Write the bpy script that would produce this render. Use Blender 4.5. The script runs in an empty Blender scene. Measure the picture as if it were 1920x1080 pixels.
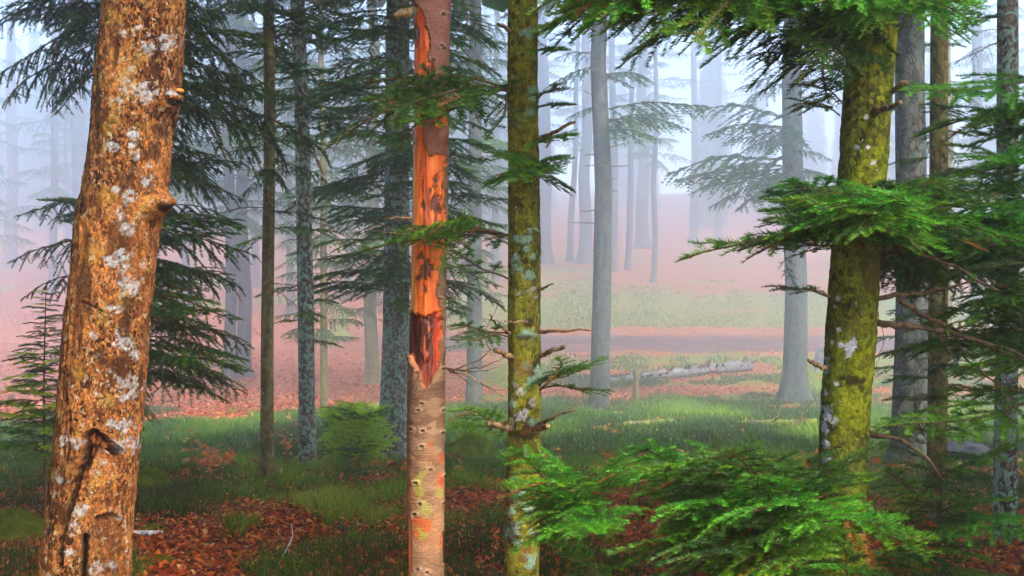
import bpy, math, random
import numpy as np
from mathutils import Vector, Matrix

R = math.radians
scene = bpy.context.scene
col = scene.collection

# ------------------------------------------------------------------ camera, sky, sun, exposure
F = 2060.0                      # focal length in photo pixels (1920 wide)
EYE = 1.6
cam_d = bpy.data.cameras.new('camera')
cam_d.sensor_width = 36.0
cam_d.lens = 36.0 * F / 1920.0
cam_d.clip_start = 0.05
cam_d.clip_end = 1200.0
cam = bpy.data.objects.new('camera', cam_d)
cam.location = (0, 0, EYE)
cam.rotation_euler = (R(90), 0, 0)
col.objects.link(cam)
scene.camera = cam

SUN_EL, SUN_AZ = R(44), R(142)   # azimuth clockwise from +Y (view direction)
world = bpy.data.worlds.new('World')
scene.world = world
world.use_nodes = True
wn = world.node_tree.nodes
wl = world.node_tree.links
wn.clear()
sky = wn.new('ShaderNodeTexSky')
sky.sky_type = 'NISHITA'
sky.sun_disc = False
sky.sun_elevation = SUN_EL
sky.sun_rotation = SUN_AZ
sky.air_density = 1.0
sky.dust_density = 1.0
sky.ozone_density = 1.0
bg = wn.new('ShaderNodeBackground')
bg.inputs['Strength'].default_value = 0.15
out = wn.new('ShaderNodeOutputWorld')
wl.new(sky.outputs[0], bg.inputs[0])
wl.new(bg.outputs[0], out.inputs[0])

sun_d = bpy.data.lights.new('sun', 'SUN')
sun_d.energy = 1.5
sun_d.angle = R(10)
sun_d.color = (1.0, 0.90, 0.74)
sun = bpy.data.objects.new('sun', sun_d)
sdir = Vector((math.sin(SUN_AZ) * math.cos(SUN_EL), math.cos(SUN_AZ) * math.cos(SUN_EL), math.sin(SUN_EL)))
sun.rotation_euler = sdir.to_track_quat('Z', 'Y').to_euler()
sun.location = sdir * 60
col.objects.link(sun)

vs = scene.view_settings
vs.view_transform = 'Standard'
vs.look = 'None'
vs.gamma = 1.0
vs.use_curve_mapping = False
vs.exposure = 2.75
cy = scene.cycles
cy.use_denoising = True
cy.max_bounces = 5
cy.diffuse_bounces = 2
cy.use_adaptive_sampling = True
cy.adaptive_threshold = 0.06
cy.glossy_bounces = 2
cy.transmission_bounces = 3
cy.volume_bounces = 2
cy.sample_clamp_indirect = 6.0

# ------------------------------------------------------------------ numeric helpers
def hash3(ix, iy, iz, seed):
    h = (ix * 374761393 + iy * 668265263 + iz * 2147483647 + seed * 974634777) & 0xFFFFFFFF
    h = ((h ^ (h >> 13)) * 1274126177) & 0xFFFFFFFF
    h = (h ^ (h >> 16)) & 0xFFFFFFFF
    return h / 4294967295.0

def vnoise(p, seed=0):
    """value noise in 0..1 for an (n,3) array"""
    p = np.asarray(p, float)
    i = np.floor(p).astype(np.int64)
    f = p - i
    f = f * f * (3 - 2 * f)
    r = 0
    for dx in (0, 1):
        for dy in (0, 1):
            for dz in (0, 1):
                w = (f[:, 0] if dx else 1 - f[:, 0]) * (f[:, 1] if dy else 1 - f[:, 1]) * (f[:, 2] if dz else 1 - f[:, 2])
                r = r + w * hash3(i[:, 0] + dx, i[:, 1] + dy, i[:, 2] + dz, seed)
    return r

def fbm(p, octaves=4, seed=0):
    p = np.asarray(p, float)
    a, t, s = 1.0, 0.0, 0.0
    for k in range(octaves):
        t = t + a * vnoise(p * (2 ** k), seed + k)
        s += a
        a *= 0.5
    return t / s

def smooth(a, b, x):
    t = np.clip((x - a) / (b - a), 0, 1)
    return t * t * (3 - 2 * t)

def poly_sd(px, py, poly):
    """signed distance (positive inside) of points to a polygon"""
    n = len(poly)
    d = np.full(px.shape, 1e9)
    inside = np.zeros(px.shape, bool)
    for i in range(n):
        x1, y1 = poly[i]
        x2, y2 = poly[(i + 1) % n]
        ex, ey = x2 - x1, y2 - y1
        t = np.clip(((px - x1) * ex + (py - y1) * ey) / (ex * ex + ey * ey + 1e-9), 0, 1)
        d = np.minimum(d, np.hypot(px - x1 - t * ex, py - y1 - t * ey))
        c = ((y1 > py) != (y2 > py)) & (px < ex * (py - y1) / (ey if abs(ey) > 1e-9 else 1e-9) + x1)
        inside ^= c
    return np.where(inside, d, -d)

# ------------------------------------------------------------------ terrain profile
PROF = np.array([(-14, 0.35), (-4, 0.12), (2, 0.02), (6, 0.0), (7.4, -0.01), (8.5, -0.06), (10, -0.17), (11.5, -0.31), (13, -0.48), (16, -0.78), (20, -1.17), (28, -1.80), (36, -2.42), (42, -2.78),
                 (48, -2.86), (56, -2.82), (64, -2.78), (70, -2.65), (75, -2.2), (79, -1.54), (84, -0.72), (90, 0.29), (116, 3.86), (138, 6.6), (165, 10.4), (200, 15.0), (235, 19.4), (300, 27.5)])

def terrain(x, y):
    x = np.atleast_1d(np.asarray(x, float))
    y = np.atleast_1d(np.asarray(y, float))
    z = np.interp(y, PROF[:, 0], PROF[:, 1])
    k = np.zeros((len(x), 3))
    far = smooth(12, 90, y)
    k[:, 0], k[:, 1] = x * 0.55, y * 0.55
    z = z + (fbm(k, 3, 5) - 0.5) * (0.10 + 0.25 * far) * smooth(4.0, 9.0, y)
    k[:, 0], k[:, 1] = x * 2.6, y * 2.6
    z = z + (fbm(k, 2, 9) - 0.5) * 0.07
    # tyre ruts along the dirt track
    yy = y + 0.5 * np.sin(x * 0.07)
    onroad = smooth(68.6, 70.2, yy) * (1 - smooth(78.6, 79.8, yy))
    ruts = np.exp(-((yy - 71.8) / 0.7) ** 2) + np.exp(-((yy - 75.6) / 0.8) ** 2)
    z = z + onroad * (-0.34 * ruts + 0.05) + 0.26 * np.exp(-((yy - 69.2) / 0.7) ** 2)
    return z

def tz(x, y):
    return float(terrain([x], [y])[0])

def at(px, py, d):
    return Vector(((px - 960) / F * d, d, EYE - (py - 540) / F * d))

def hit(px, py):
    """where the ground lies along that line of sight"""
    ds = np.concatenate([np.arange(3, 40, 0.05), np.arange(40, 230, 0.25)])
    z = terrain((px - 960) / F * ds, ds)
    ray = EYE - (py - 540) / F * ds
    k = np.argmax(ray < z)
    d = float(ds[k]) if (ray < z).any() else 170.0
    x = (px - 960) / F * d
    return Vector((x, d, tz(x, d)))

# ------------------------------------------------------------------ materials
class NT:
    def __init__(self, name):
        self.m = bpy.data.materials.new(name)
        self.m.use_nodes = True
        self.t = self.m.node_tree
        self.t.nodes.clear()
        self.out = self.t.nodes.new('ShaderNodeOutputMaterial')
        self.coord = self.t.nodes.new('ShaderNodeTexCoord')

    def new(self, kind, **kw):
        n = self.t.nodes.new(kind)
        for k, v in kw.items():
            setattr(n, k, v)
        return n

    def put(self, sock, v):
        if v is None:
            return
        if isinstance(v, bpy.types.NodeSocket):
            self.t.links.new(v, sock)
        elif isinstance(v, (tuple, list)) and len(v) == 3 and sock.type == 'RGBA':
            sock.default_value = (*v, 1)
        else:
            sock.default_value = v

    def obj(self, scale=(1, 1, 1), loc=(0, 0, 0)):
        mp = self.new('ShaderNodeMapping')
        self.t.links.new(self.coord.outputs['Object'], mp.inputs[0])
        mp.inputs['Scale'].default_value = scale
        mp.inputs['Location'].default_value = loc
        return mp.outputs[0]

    def noise(self, vec, scale, detail=4, rough=0.55, dist=0.0):
        n = self.new('ShaderNodeTexNoise')
        self.put(n.inputs['Vector'], vec)
        n.inputs['Scale'].default_value = scale
        n.inputs['Detail'].default_value = detail
        n.inputs['Roughness'].default_value = rough
        n.inputs['Distortion'].default_value = dist
        return n.outputs[0]

    def voro(self, vec, scale, feature='F1', out='Distance'):
        n = self.new('ShaderNodeTexVoronoi', feature=feature)
        self.put(n.inputs['Vector'], vec)
        n.inputs['Scale'].default_value = scale
        return n.outputs[out]

    def ramp(self, fac, stops):
        n = self.new('ShaderNodeValToRGB')
        self.put(n.inputs[0], fac)
        e = n.color_ramp.elements
        while len(e) < len(stops):
            e.new(0.5)
        for el, (p, c) in zip(e, stops):
            el.position = p
            el.color = (*c, 1) if isinstance(c, (tuple, list)) else (c, c, c, 1)
        return n.outputs[0]

    def mix(self, fac, a, b, mode='MIX'):
        n = self.new('ShaderNodeMix', data_type='RGBA', blend_type=mode)
        self.put(n.inputs[0], fac)
        self.put(n.inputs[6], a)
        self.put(n.inputs[7], b)
        return n.outputs[2]

    def math(self, op, a, b=None):
        n = self.new('ShaderNodeMath', operation=op)
        self.put(n.inputs[0], a)
        if b is not None:
            self.put(n.inputs[1], b)
        return n.outputs[0]

    def attr(self, name, what='Fac'):
        n = self.new('ShaderNodeAttribute', attribute_name=name)
        return n.outputs[what]

    def bump(self, h, strength=0.5, dist=0.01):
        n = self.new('ShaderNodeBump')
        n.inputs['Strength'].default_value = strength
        n.inputs['Distance'].default_value = dist
        self.put(n.inputs['Height'], h)
        return n.outputs[0]

    def surf(self, color, rough=0.85, normal=None, spec=0.25, trans=0.0, trans_col=None):
        b = self.new('ShaderNodeBsdfPrincipled')
        self.put(b.inputs['Base Color'], color)
        self.put(b.inputs['Roughness'], rough)
        b.inputs['Specular IOR Level'].default_value = spec
        self.put(b.inputs['Normal'], normal)
        s = b.outputs[0]
        if trans:
            t = self.new('ShaderNodeBsdfTranslucent')
            self.put(t.inputs[0], trans_col if trans_col is not None else color)
            mx = self.new('ShaderNodeMixShader')
            mx.inputs[0].default_value = trans
            self.t.links.new(s, mx.inputs[1])
            self.t.links.new(t.outputs[0], mx.inputs[2])
            s = mx.outputs[0]
        self.t.links.new(s, self.out.inputs['Surface'])
        return self.m


def bark(name, dark, light, plate=28, stretch=0.4, overlays=(), crack=0.5, bump=0.6, horiz=None, grain=90, paint=False):
    n = NT(name)
    v = n.obj((1, 1, stretch))
    v1 = n.obj((1, 1, 0.8))
    big = n.noise(v, 5, 3)
    fine = n.noise(v, grain, 4, 0.65)
    edge = n.voro(v, plate, 'DISTANCE_TO_EDGE')
    cell = n.voro(v, plate, 'F1', 'Color')
    sep = n.new('ShaderNodeSeparateColor')
    n.put(sep.inputs[0], cell)
    f = n.math('ADD', n.math('MULTIPLY', fine, 0.55), n.math('MULTIPLY', sep.outputs[0], 0.3))
    f = n.math('ADD', f, n.math('MULTIPLY', n.math('SUBTRACT', big, 0.5), 0.7))
    mid = tuple((a + b) * 0.5 for a, b in zip(dark, light))
    c = n.ramp(f, [(0.26, dark), (0.43, mid), (0.62, light)])
    gap = n.ramp(edge, [(0.0, 0.0), (0.10, 1.0)])
    cm = n.mix(crack, (1, 1, 1), gap)
    c = n.mix(1.0, c, cm, 'MULTIPLY')
    h = n.math('ADD', n.math('MULTIPLY', gap, crack), n.math('MULTIPLY', fine, 0.8))
    if horiz:
        hz = n.noise(n.obj((1, 1, 9)), 22, 3, 0.6)
        hm = n.ramp(hz, [(0.52, 0.0), (0.63, 1.0)])
        c = n.mix(n.math('MULTIPLY', hm, 0.6), c, horiz)
        h = n.math('SUBTRACT', h, n.math('MULTIPLY', hm, 0.5))
    for k, (colr, sc, th, soft, amt) in enumerate(overlays):
        vv = n.obj((1, 1, 0.85), (3.7 * k + 1.3, 7.1 * k, 2.9 * k))
        mk = n.noise(vv, sc, 5, 0.62, 0.4)
        mk = n.ramp(mk, [(th, 0.0), (th + soft, 1.0)])
        cc = n.mix(fine, tuple(x * 0.6 for x in colr), tuple(min(1, x * 1.25) for x in colr))
        c = n.mix(n.math('MULTIPLY', mk, amt), c, cc)
        h = n.math('ADD', h, n.math('MULTIPLY', mk, 0.35))
    if paint:
        pa = n.attr('paint', 'Color')
        al = n.attr('paint', 'Alpha')
        pc = n.mix(1.0, pa, n.ramp(fine, [(0.25, 0.55), (0.7, 1.25)]), 'MULTIPLY')
        c = n.mix(al, c, pc)
    rnd = n.new('ShaderNodeObjectInfo').outputs['Random']
    c = n.mix(1.0, c, n.ramp(rnd, [(0, 0.85), (1, 1.1)]), 'MULTIPLY')
    return n.surf(c, 0.9, n.bump(h, bump, 0.012), 0.15)


def needle_mat(name, deep, mid, tip, trans=0.35):
    n = NT(name)
    tint = n.attr('tint')
    rnd = n.new('ShaderNodeObjectInfo').outputs['Random']
    f = n.math('ADD', n.math('MULTIPLY', tint, 0.85), n.math('MULTIPLY', rnd, 0.15))
    c = n.ramp(f, [(0.05, deep), (0.5, mid), (0.93, tip), (0.985, tip), (0.99, (0.30, 0.11, 0.02))])
    return n.surf(c, 0.5, None, 0.35, trans)


M = {}
M['beech'] = bark('beech_bark', (0.026, 0.006, 0.003), (0.54, 0.195, 0.048), plate=120, stretch=0.6, crack=0.5, bump=0.9, grain=42, paint=True,
                  overlays=[((0.10, 0.028, 0.008), 9, 0.52, 0.1, 0.75), ((0.46, 0.25, 0.05), 26, 0.57, 0.06, 0.75), ((0.52, 0.42, 0.26), 44, 0.58, 0.05, 0.75)])
M['dead_bark'] = bark('dead_spruce_bark', (0.12, 0.058, 0.032), (0.32, 0.195, 0.110), plate=16, stretch=2.2, crack=0.12, bump=0.45, horiz=(0.22, 0.12, 0.08), grain=120, paint=True)
M['mossy'] = bark('mossy_fir_bark', (0.050, 0.045, 0.006), (0.30, 0.285, 0.020), plate=55, stretch=0.7, crack=0.35, bump=0.6, horiz=(0.10, 0.07, 0.02), paint=True,
                  overlays=[((0.27, 0.27, 0.02), 11, 0.52, 0.1, 0.55), ((0.36, 0.33, 0.22), 60, 0.64, 0.04, 0.8), ((0.26, 0.36, 0.27), 13, 0.63, 0.04, 0.9)])
M['moss_big'] = bark('mossy_trunk_bark', (0.034, 0.036, 0.003), (0.20, 0.215, 0.007), plate=50, stretch=0.8, crack=0.3, bump=0.7, paint=True,
                     overlays=[((0.22, 0.24, 0.008), 9, 0.54, 0.12, 0.5), ((0.07, 0.045, 0.012), 6, 0.54, 0.1, 0.7), ((0.42, 0.40, 0.42), 26, 0.68, 0.03, 0.9)])
M['lichen'] = bark('lichen_bark', (0.06, 0.036, 0.030), (0.27, 0.19, 0.15), plate=34, stretch=0.7, crack=0.7, bump=0.8,
                   overlays=[((0.26, 0.42, 0.35), 24, 0.49, 0.05, 0.9), ((0.20, 0.08, 0.06), 12, 0.62, 0.08, 0.6), ((0.20, 0.20, 0.04), 5, 0.62, 0.1, 0.6)])
M['olive'] = bark('olive_bark', (0.07, 0.055, 0.02), (0.27, 0.21, 0.085), plate=38, stretch=0.6, crack=0.45, bump=0.6,
                  overlays=[((0.20, 0.20, 0.04), 7, 0.52, 0.1, 0.55), ((0.36, 0.38, 0.33), 26, 0.64, 0.04, 0.8)])
M['grey'] = bark('grey_bark', (0.030, 0.028, 0.026), (0.14, 0.128, 0.115), plate=16, stretch=0.5, crack=0.8, bump=0.8,
                 overlays=[((0.11, 0.17, 0.14), 7, 0.50, 0.1, 0.6), ((0.10, 0.12, 0.03), 2.2, 0.58, 0.1, 0.6)])
M['far'] = bark('far_bark', (0.035, 0.032, 0.034), (0.10, 0.09, 0.09), plate=14, stretch=0.4, crack=0.4, bump=0.5)
M['twig'] = bark('twig_bark', (0.06, 0.032, 0.018), (0.20, 0.12, 0.07), plate=60, crack=0.2, bump=0.4,
                 overlays=[((0.14, 0.17, 0.03), 9, 0.60, 0.06, 0.7)])
M['stub'] = bark('dead_twig_bark', (0.09, 0.05, 0.025), (0.40, 0.25, 0.12), plate=70, crack=0.3, bump=0.5,
                 overlays=[((0.18, 0.33, 0.27), 16, 0.62, 0.04, 0.8)])
M['deadlog'] = bark('weathered_log', (0.035, 0.028, 0.026), (0.34, 0.32, 0.31), plate=9, stretch=1.0, crack=0.45, bump=0.6,
                    overlays=[((0.07, 0.05, 0.045), 3.0, 0.50, 0.10, 0.85), ((0.16, 0.15, 0.06), 1.4, 0.58, 0.1, 0.6)])
M['mosslog'] = bark('mossy_log', (0.08, 0.05, 0.025), (0.22, 0.13, 0.06), plate=18, stretch=1.0, crack=0.5, bump=0.8,
                    overlays=[((0.17, 0.21, 0.012), 3.0, 0.42, 0.10, 0.9)])
M['wood'] = None
n = NT('bare_wood')
v = n.obj((1, 1, 0.05))
st = n.noise(v, 70, 5, 0.6, 0.3)
bl = n.noise(n.obj((1, 1, 0.35)), 9, 3)
c = n.ramp(st, [(0.3, (0.06, 0.006, 0.001)), (0.40, (0.56, 0.070, 0.003)), (0.56, (0.84, 0.17, 0.007)), (0.74, (0.95, 0.36, 0.03))])
c = n.mix(n.ramp(bl, [(0.5, 0.0), (0.7, 0.55)]), c, (0.55, 0.10, 0.015))
pa, al = n.attr('paint', 'Color'), n.attr('paint', 'Alpha')
c = n.mix(al, c, n.mix(1.0, pa, n.ramp(st, [(0.3, 0.45), (0.7, 1.4)]), 'MULTIPLY'))
M['wood'] = n.surf(c, 0.42, n.bump(st, 0.9, 0.008), 0.4)

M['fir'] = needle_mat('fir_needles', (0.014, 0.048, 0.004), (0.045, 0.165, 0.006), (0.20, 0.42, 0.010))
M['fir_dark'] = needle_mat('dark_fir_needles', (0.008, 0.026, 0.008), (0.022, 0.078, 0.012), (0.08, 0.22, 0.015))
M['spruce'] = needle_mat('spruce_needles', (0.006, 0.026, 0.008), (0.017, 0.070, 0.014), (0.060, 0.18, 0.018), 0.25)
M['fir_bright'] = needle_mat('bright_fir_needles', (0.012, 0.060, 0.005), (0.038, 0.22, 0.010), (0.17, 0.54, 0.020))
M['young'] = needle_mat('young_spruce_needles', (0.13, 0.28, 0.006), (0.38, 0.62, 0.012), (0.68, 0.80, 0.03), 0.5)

def ground_mat():
    n = NT('forest_floor')
    v = n.obj()
    g1 = n.noise(v, 0.55, 5, 0.6)
    g2 = n.noise(v, 6, 5, 0.65)
    lf = n.voro(v, 17, 'F1', 'Color')
    sp = n.new('ShaderNodeSeparateColor')
    n.put(sp.inputs[0], lf)
    leaf = n.ramp(sp.outputs[0], [(0.0, (0.12, 0.015, 0.006)), (0.4, (0.28, 0.058, 0.018)), (0.75, (0.44, 0.125, 0.036)), (1.0, (0.54, 0.24, 0.09))])
    soil = n.ramp(g2, [(0.3, (0.020, 0.010, 0.006)), (0.7, (0.075, 0.032, 0.014))])
    lit = n.mix(n.ramp(g2, [(0.36, 0.0), (0.50, 1.0)]), soil, leaf)
    grs = n.ramp(g2, [(0.3, (0.040, 0.045, 0.004)), (0.7, (0.24, 0.22, 0.02))])
    gm = n.attr('grassy')
    gmask = n.ramp(n.math('ADD', gm, n.math('MULTIPLY', n.math('SUBTRACT', g1, 0.5), 1.1)), [(0.42, 0.0), (0.62, 1.0)])
    c = n.mix(gmask, lit, grs)
    rd = n.ramp(g2, [(0.3, (0.030, 0.017, 0.020)), (0.7, (0.10, 0.055, 0.056))])
    rd = n.mix(n.ramp(sp.outputs[1], [(0.80, 0.0), (0.84, 0.7)]), rd, (0.28, 0.11, 0.08))
    c = n.mix(n.attr('track'), c, rd)
    h = n.math('ADD', n.voro(v, 17), g2)
    return n.surf(c, 0.95, n.bump(h, 0.8, 0.03), 0.1)
M['ground'] = ground_mat()

def leaf_mat(name, stops, trans=0.3):
    n = NT(name)
    c = n.ramp(n.attr('tint'), stops)
    return n.surf(c, 0.55, None, 0.3, trans)
M['litter'] = leaf_mat('fallen_leaf', [(0.0, (0.07, 0.007, 0.002)), (0.3, (0.26, 0.022, 0.003)), (0.6, (0.58, 0.070, 0.005)), (0.85, (0.80, 0.19, 0.014)), (1.0, (0.66, 0.36, 0.12))])
M['orange_leaf'] = leaf_mat('orange_leaf', [(0.0, (0.50, 0.09, 0.01)), (0.6, (0.85, 0.24, 0.03)), (1.0, (0.90, 0.45, 0.15))], 0.45)
M['grass'] = leaf_mat('grass_blade', [(0.0, (0.020, 0.045, 0.003)), (0.35, (0.065, 0.15, 0.004)), (0.6, (0.15, 0.30, 0.006)), (0.85, (0.32, 0.38, 0.015)), (1.0, (0.48, 0.36, 0.09))], 0.45)

def moss_mat():
    n = NT('moss')
    a = n.noise(n.obj(), 9, 4)
    b = n.noise(n.obj(), 120, 3, 0.7)
    c = n.ramp(n.math('ADD', n.math('MULTIPLY', a, 0.6), n.math('MULTIPLY', b, 0.4)), [(0.32, (0.07, 0.12, 0.006)), (0.5, (0.24, 0.34, 0.012)), (0.68, (0.50, 0.54, 0.03))])
    return n.surf(c, 0.95, n.bump(b, 1.0, 0.05), 0.1, 0.15)
M['moss'] = moss_mat()
n = NT('grey_stone')
a = n.noise(n.obj(), 6, 5, 0.6)
M['stone'] = n.surf(n.ramp(a, [(0.35, (0.10, 0.09, 0.09)), (0.6, (0.11, 0.10, 0.10)), (0.75, (0.27, 0.26, 0.26))]), 0.9, n.bump(a, 0.6, 0.03), 0.2)
n = NT('birch_bark')
a = n.noise(n.obj((1, 1, 1)), 30, 4)
M['birch'] = n.surf(n.ramp(a, [(0.35, (0.10, 0.08, 0.07)), (0.45, (0.62, 0.58, 0.52)), (0.7, (0.80, 0.77, 0.72))]), 0.7, n.bump(a, 0.3, 0.005), 0.2)
n = NT('orange_fungus')
M['fungus'] = n.surf((0.80, 0.20, 0.012), 0.5, None, 0.3)

# ------------------------------------------------------------------ object helpers
def mesh_from(name, verts, faces, mat, smooth_shade=True, attrs=None):
    me = bpy.data.meshes.new(name)
    verts = np.asarray(verts, np.float32)
    if isinstance(faces, np.ndarray):
        k = faces.shape[1]
        nf = faces.shape[0]
        me.vertices.add(len(verts))
        me.vertices.foreach_set('co', verts.ravel())
        me.loops.add(nf * k)
        me.loops.foreach_set('vertex_index', faces.astype(np.int32).ravel())
        me.polygons.add(nf)
        me.polygons.foreach_set('loop_start', np.arange(0, nf * k, k, dtype=np.int32))
        me.update(calc_edges=True)
    else:
        me.from_pydata(verts.tolist(), [], faces)
    if mat:
        me.materials.append(mat)
    if smooth_shade:
        me.polygons.foreach_set('use_smooth', np.ones(len(me.polygons), bool))
    for k, (typ, data) in (attrs or {}).items():
        a = me.attributes.new(k, typ, 'POINT')
        if typ == 'FLOAT':
            a.data.foreach_set('value', np.asarray(data, np.float32).ravel())
        else:
            a.data.foreach_set('color', np.asarray(data, np.float32).ravel())
    me.update()
    return me

def link(name, data, parent=None, loc=(0, 0, 0)):
    o = bpy.data.objects.new(name, data)
    col.objects.link(o)
    o.location = loc
    if parent is not None:
        o.parent = parent
    return o

def tag(o, label, cat, group=None, kind=None):
    if label:
        o['label'] = label
    if cat:
        o['category'] = cat
    if group:
        o['group'] = group
    if kind:
        o['kind'] = kind
    return o

def thing(name, label, cat, loc, group=None):
    return tag(link(name, None, None, loc), label, cat, group)

def tube_data(pts, rads, seg=6, closed=True):
    pts = np.asarray(pts, float)
    n = len(pts)
    t = np.gradient(pts, axis=0)
    t /= np.linalg.norm(t, axis=1)[:, None] + 1e-9
    ref = np.array([0, 0, 1.0]) if abs(t[0][2]) < 0.8 else np.array([1.0, 0, 0])
    V = []
    for i in range(n):
        u = np.cross(t[i], ref)
        u /= np.linalg.norm(u) + 1e-9
        w = np.cross(u, t[i])
        a = np.arange(seg) * 2 * math.pi / seg
        V.append(pts[i] + rads[i] * (np.cos(a)[:, None] * u + np.sin(a)[:, None] * w))
    V = np.concatenate(V)
    Fq = []
    for i in range(n - 1):
        for k in range(seg):
            a, b = i * seg + k, i * seg + (k + 1) % seg
            Fq.append((a, b, b + seg, a + seg))
    if closed:
        Fq.append(tuple(range(seg))[::-1])
        Fq.append(tuple(range((n - 1) * seg, n * seg)))
    return V, Fq

def tube(name, pts, rads, mat, parent, seg=7, wob=0.0, seed=0):
    """a bent tapering limb given in world points, stored relative to its parent"""
    pts = np.asarray([tuple(p) for p in pts], float)
    k = max(8, len(pts) * 4)
    tt = np.linspace(0, 1, len(pts))
    t2 = np.linspace(0, 1, k)
    P = np.stack([np.interp(t2, tt, pts[:, i]) for i in range(3)], 1)
    for _ in range(2):
        P[1:-1] = (P[:-2] + 2 * P[1:-1] + P[2:]) / 4
    r = np.interp(t2, np.linspace(0, 1, len(rads)), rads)
    if wob:
        rg = np.random.default_rng(seed)
        w = rg.normal(0, wob, (k, 3))
        w[0] = 0
        P += w
        r = r * rg.uniform(0.85, 1.15, k)
    V, Fq = tube_data(P, r, seg)
    base = np.array(parent.matrix_world.translation if parent.parent is None else (0, 0, 0)) if parent else P[0]
    base = np.array(parent.location) if parent is not None else P[0]
    me = mesh_from(name, V - base, Fq, mat)
    return link(name, me, parent, (0, 0, 0) if parent is not None else P[0])

# ------------------------------------------------------------------ boughs (conifer sprays with needles)
def gen_bough(seed, n_side=11, width=0.42, sub=0.42, sub_gap=0.05, arch=0.05, hang=0.0, needle=0.018, nw=0.0035, step=0.006,
              rows=3, wig=0.03, start=0.1, bare=0.0, ang=(46, 62), woodr=0.008):
    rg = np.random.default_rng(seed)
    U = rg.uniform
    k = 14
    t = np.linspace(0, 1, k)
    axis = np.stack([t, wig * np.sin(t * U(3, 6) + U(0, 6)) * t, arch * 4 * t * (1 - t) + 0.012 * np.sin(t * 9 + U(0, 6))], 1)
    axis[:, 1] -= axis[0, 1]
    shoots = [(axis, 0, 0.5 + 0.4 * U())]
    for i in range(n_side):
        tt = start + (0.96 - start) * (i / (n_side - 1)) ** 0.9
        for s in (-1, 1):
            if U() < 0.07:
                continue
            q = min(0.97, max(0.04, tt + U(-0.025, 0.025)))
            P = np.array([np.interp(q, t, axis[:, j]) for j in range(3)])
            l = width * (1 - q) ** 0.75 * min(1.0, 0.45 + q * 2.2) * U(0.7, 1.2) + 0.035
            a = R(U(*ang))
            d = np.array([math.cos(a), s * math.sin(a), U(-0.12, 0.16)])
            u = np.linspace(0, 1, 6)[:, None]
            pts = P + d * l * u + np.array([0.22 * l, 0, -hang * l]) * u ** 2 + np.array([0, 0, U(-0.1, 0.1) * l]) * u ** 2
            sh = U()
            shoots.append((pts, 1, sh))
            ns = int(l * 0.9 / sub_gap)
            for m in range(ns):
                uu = 0.18 + 0.74 * (m + U(0, 0.5)) / max(1, ns)
                Q = np.array([np.interp(uu, u[:, 0], pts[:, j]) for j in range(3)])
                for s2 in (-1, 1):
                    if U() < 0.2:
                        continue
                    a2 = a * s + s2 * R(U(40, 58))
                    l2 = sub * l * (1 - 0.65 * uu) * U(0.55, 1.15) + 0.015
                    d2 = np.array([math.cos(a2), math.sin(a2), U(-0.15, 0.12)])
                    v = np.linspace(0, 1, 3)[:, None]
                    shoots.append((Q + d2 * l2 * v + np.array([0, 0, -hang * 1.1 * l2]) * v ** 1.5, 2, min(1, max(0, sh + U(-0.25, 0.25)))))
    # wood
    WV, WF, o = [], [], 0
    for pts, lev, sh in shoots:
        if lev == 2 and not bare:
            continue
        r0 = (woodr, woodr * 0.42, woodr * 0.22)[lev]
        V, Fq = tube_data(pts, np.linspace(r0, r0 * 0.35, len(pts)), (6, 4, 3)[lev], False)
        WV.append(V)
        WF += [tuple(x + o for x in f) for f in Fq]
        o += len(V)
    wood = mesh_from('branch_wood', np.concatenate(WV), WF, M['twig'])
    # needles
    NV, TT = [], []
    for pts, lev, sh in shoots:
        seg = np.linalg.norm(np.diff(pts, axis=0), axis=1)
        s = np.concatenate([[0], np.cumsum(seg)])
        L = s[-1]
        s0 = 0.0 if lev == 2 else (L * (0.25 + bare) if lev == 0 else L * bare * 1.5)
        c = max(2, int((L - s0) / step))
        ss = np.repeat(np.linspace(s0, L, c), rows)
        nn = len(ss)
        P = np.stack([np.interp(ss, s, pts[:, j]) for j in range(3)], 1)
        e = np.minimum(ss + 0.004, L)
        b = np.maximum(ss - 0.004, 0)
        T = np.stack([np.interp(e, s, pts[:, j]) - np.interp(b, s, pts[:, j]) for j in range(3)], 1)
        T /= np.linalg.norm(T, axis=1)[:, None] + 1e-9
        up = np.array([0, 0, 1.0]) - T * T[:, 2:3]
        up /= np.linalg.norm(up, axis=1)[:, None] + 1e-9
        sd = np.cross(up, T)
        row = np.tile(np.arange(rows), nn // rows)
        sgn = np.where(row == 0, -1.0, np.where(row == 1, 1.0, rg.uniform(-0.7, 0.7, nn)))
        upw = np.where(row < 2, rg.uniform(-0.15, 0.3, nn), rg.uniform(0.35, 0.8, nn))
        D = T * rg.uniform(0.45, 0.75, nn)[:, None] + sd * (sgn * 0.85)[:, None] + up * upw[:, None]
        D /= np.linalg.norm(D, axis=1)[:, None]
        ln = needle * rg.uniform(0.75, 1.1, nn) * (0.65 + 0.35 * np.clip((L - ss) / (needle * 1.5), 0, 1))
        ph = rg.uniform(0, math.pi, nn)[:, None]
        W = (T * np.cos(ph) + up * np.sin(ph)) * nw * 0.5
        NV.append(np.stack([P - W, P + W, P + D * ln[:, None] + W * 0.3], 1).reshape(-1, 3))
        brown = 1.3 if (lev and rg.random() < 0.012) else 0.0
        base = brown + np.clip(0.15 + 0.45 * sh + 0.30 * (ss / L) * (1 if lev else 0.8) + rg.uniform(-0.08, 0.08, nn), 0, 0.97)
        TT.append(np.repeat(base, 3))
    NV = np.concatenate(NV)
    TT = np.concatenate(TT)
    return wood, NV, TT

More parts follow.
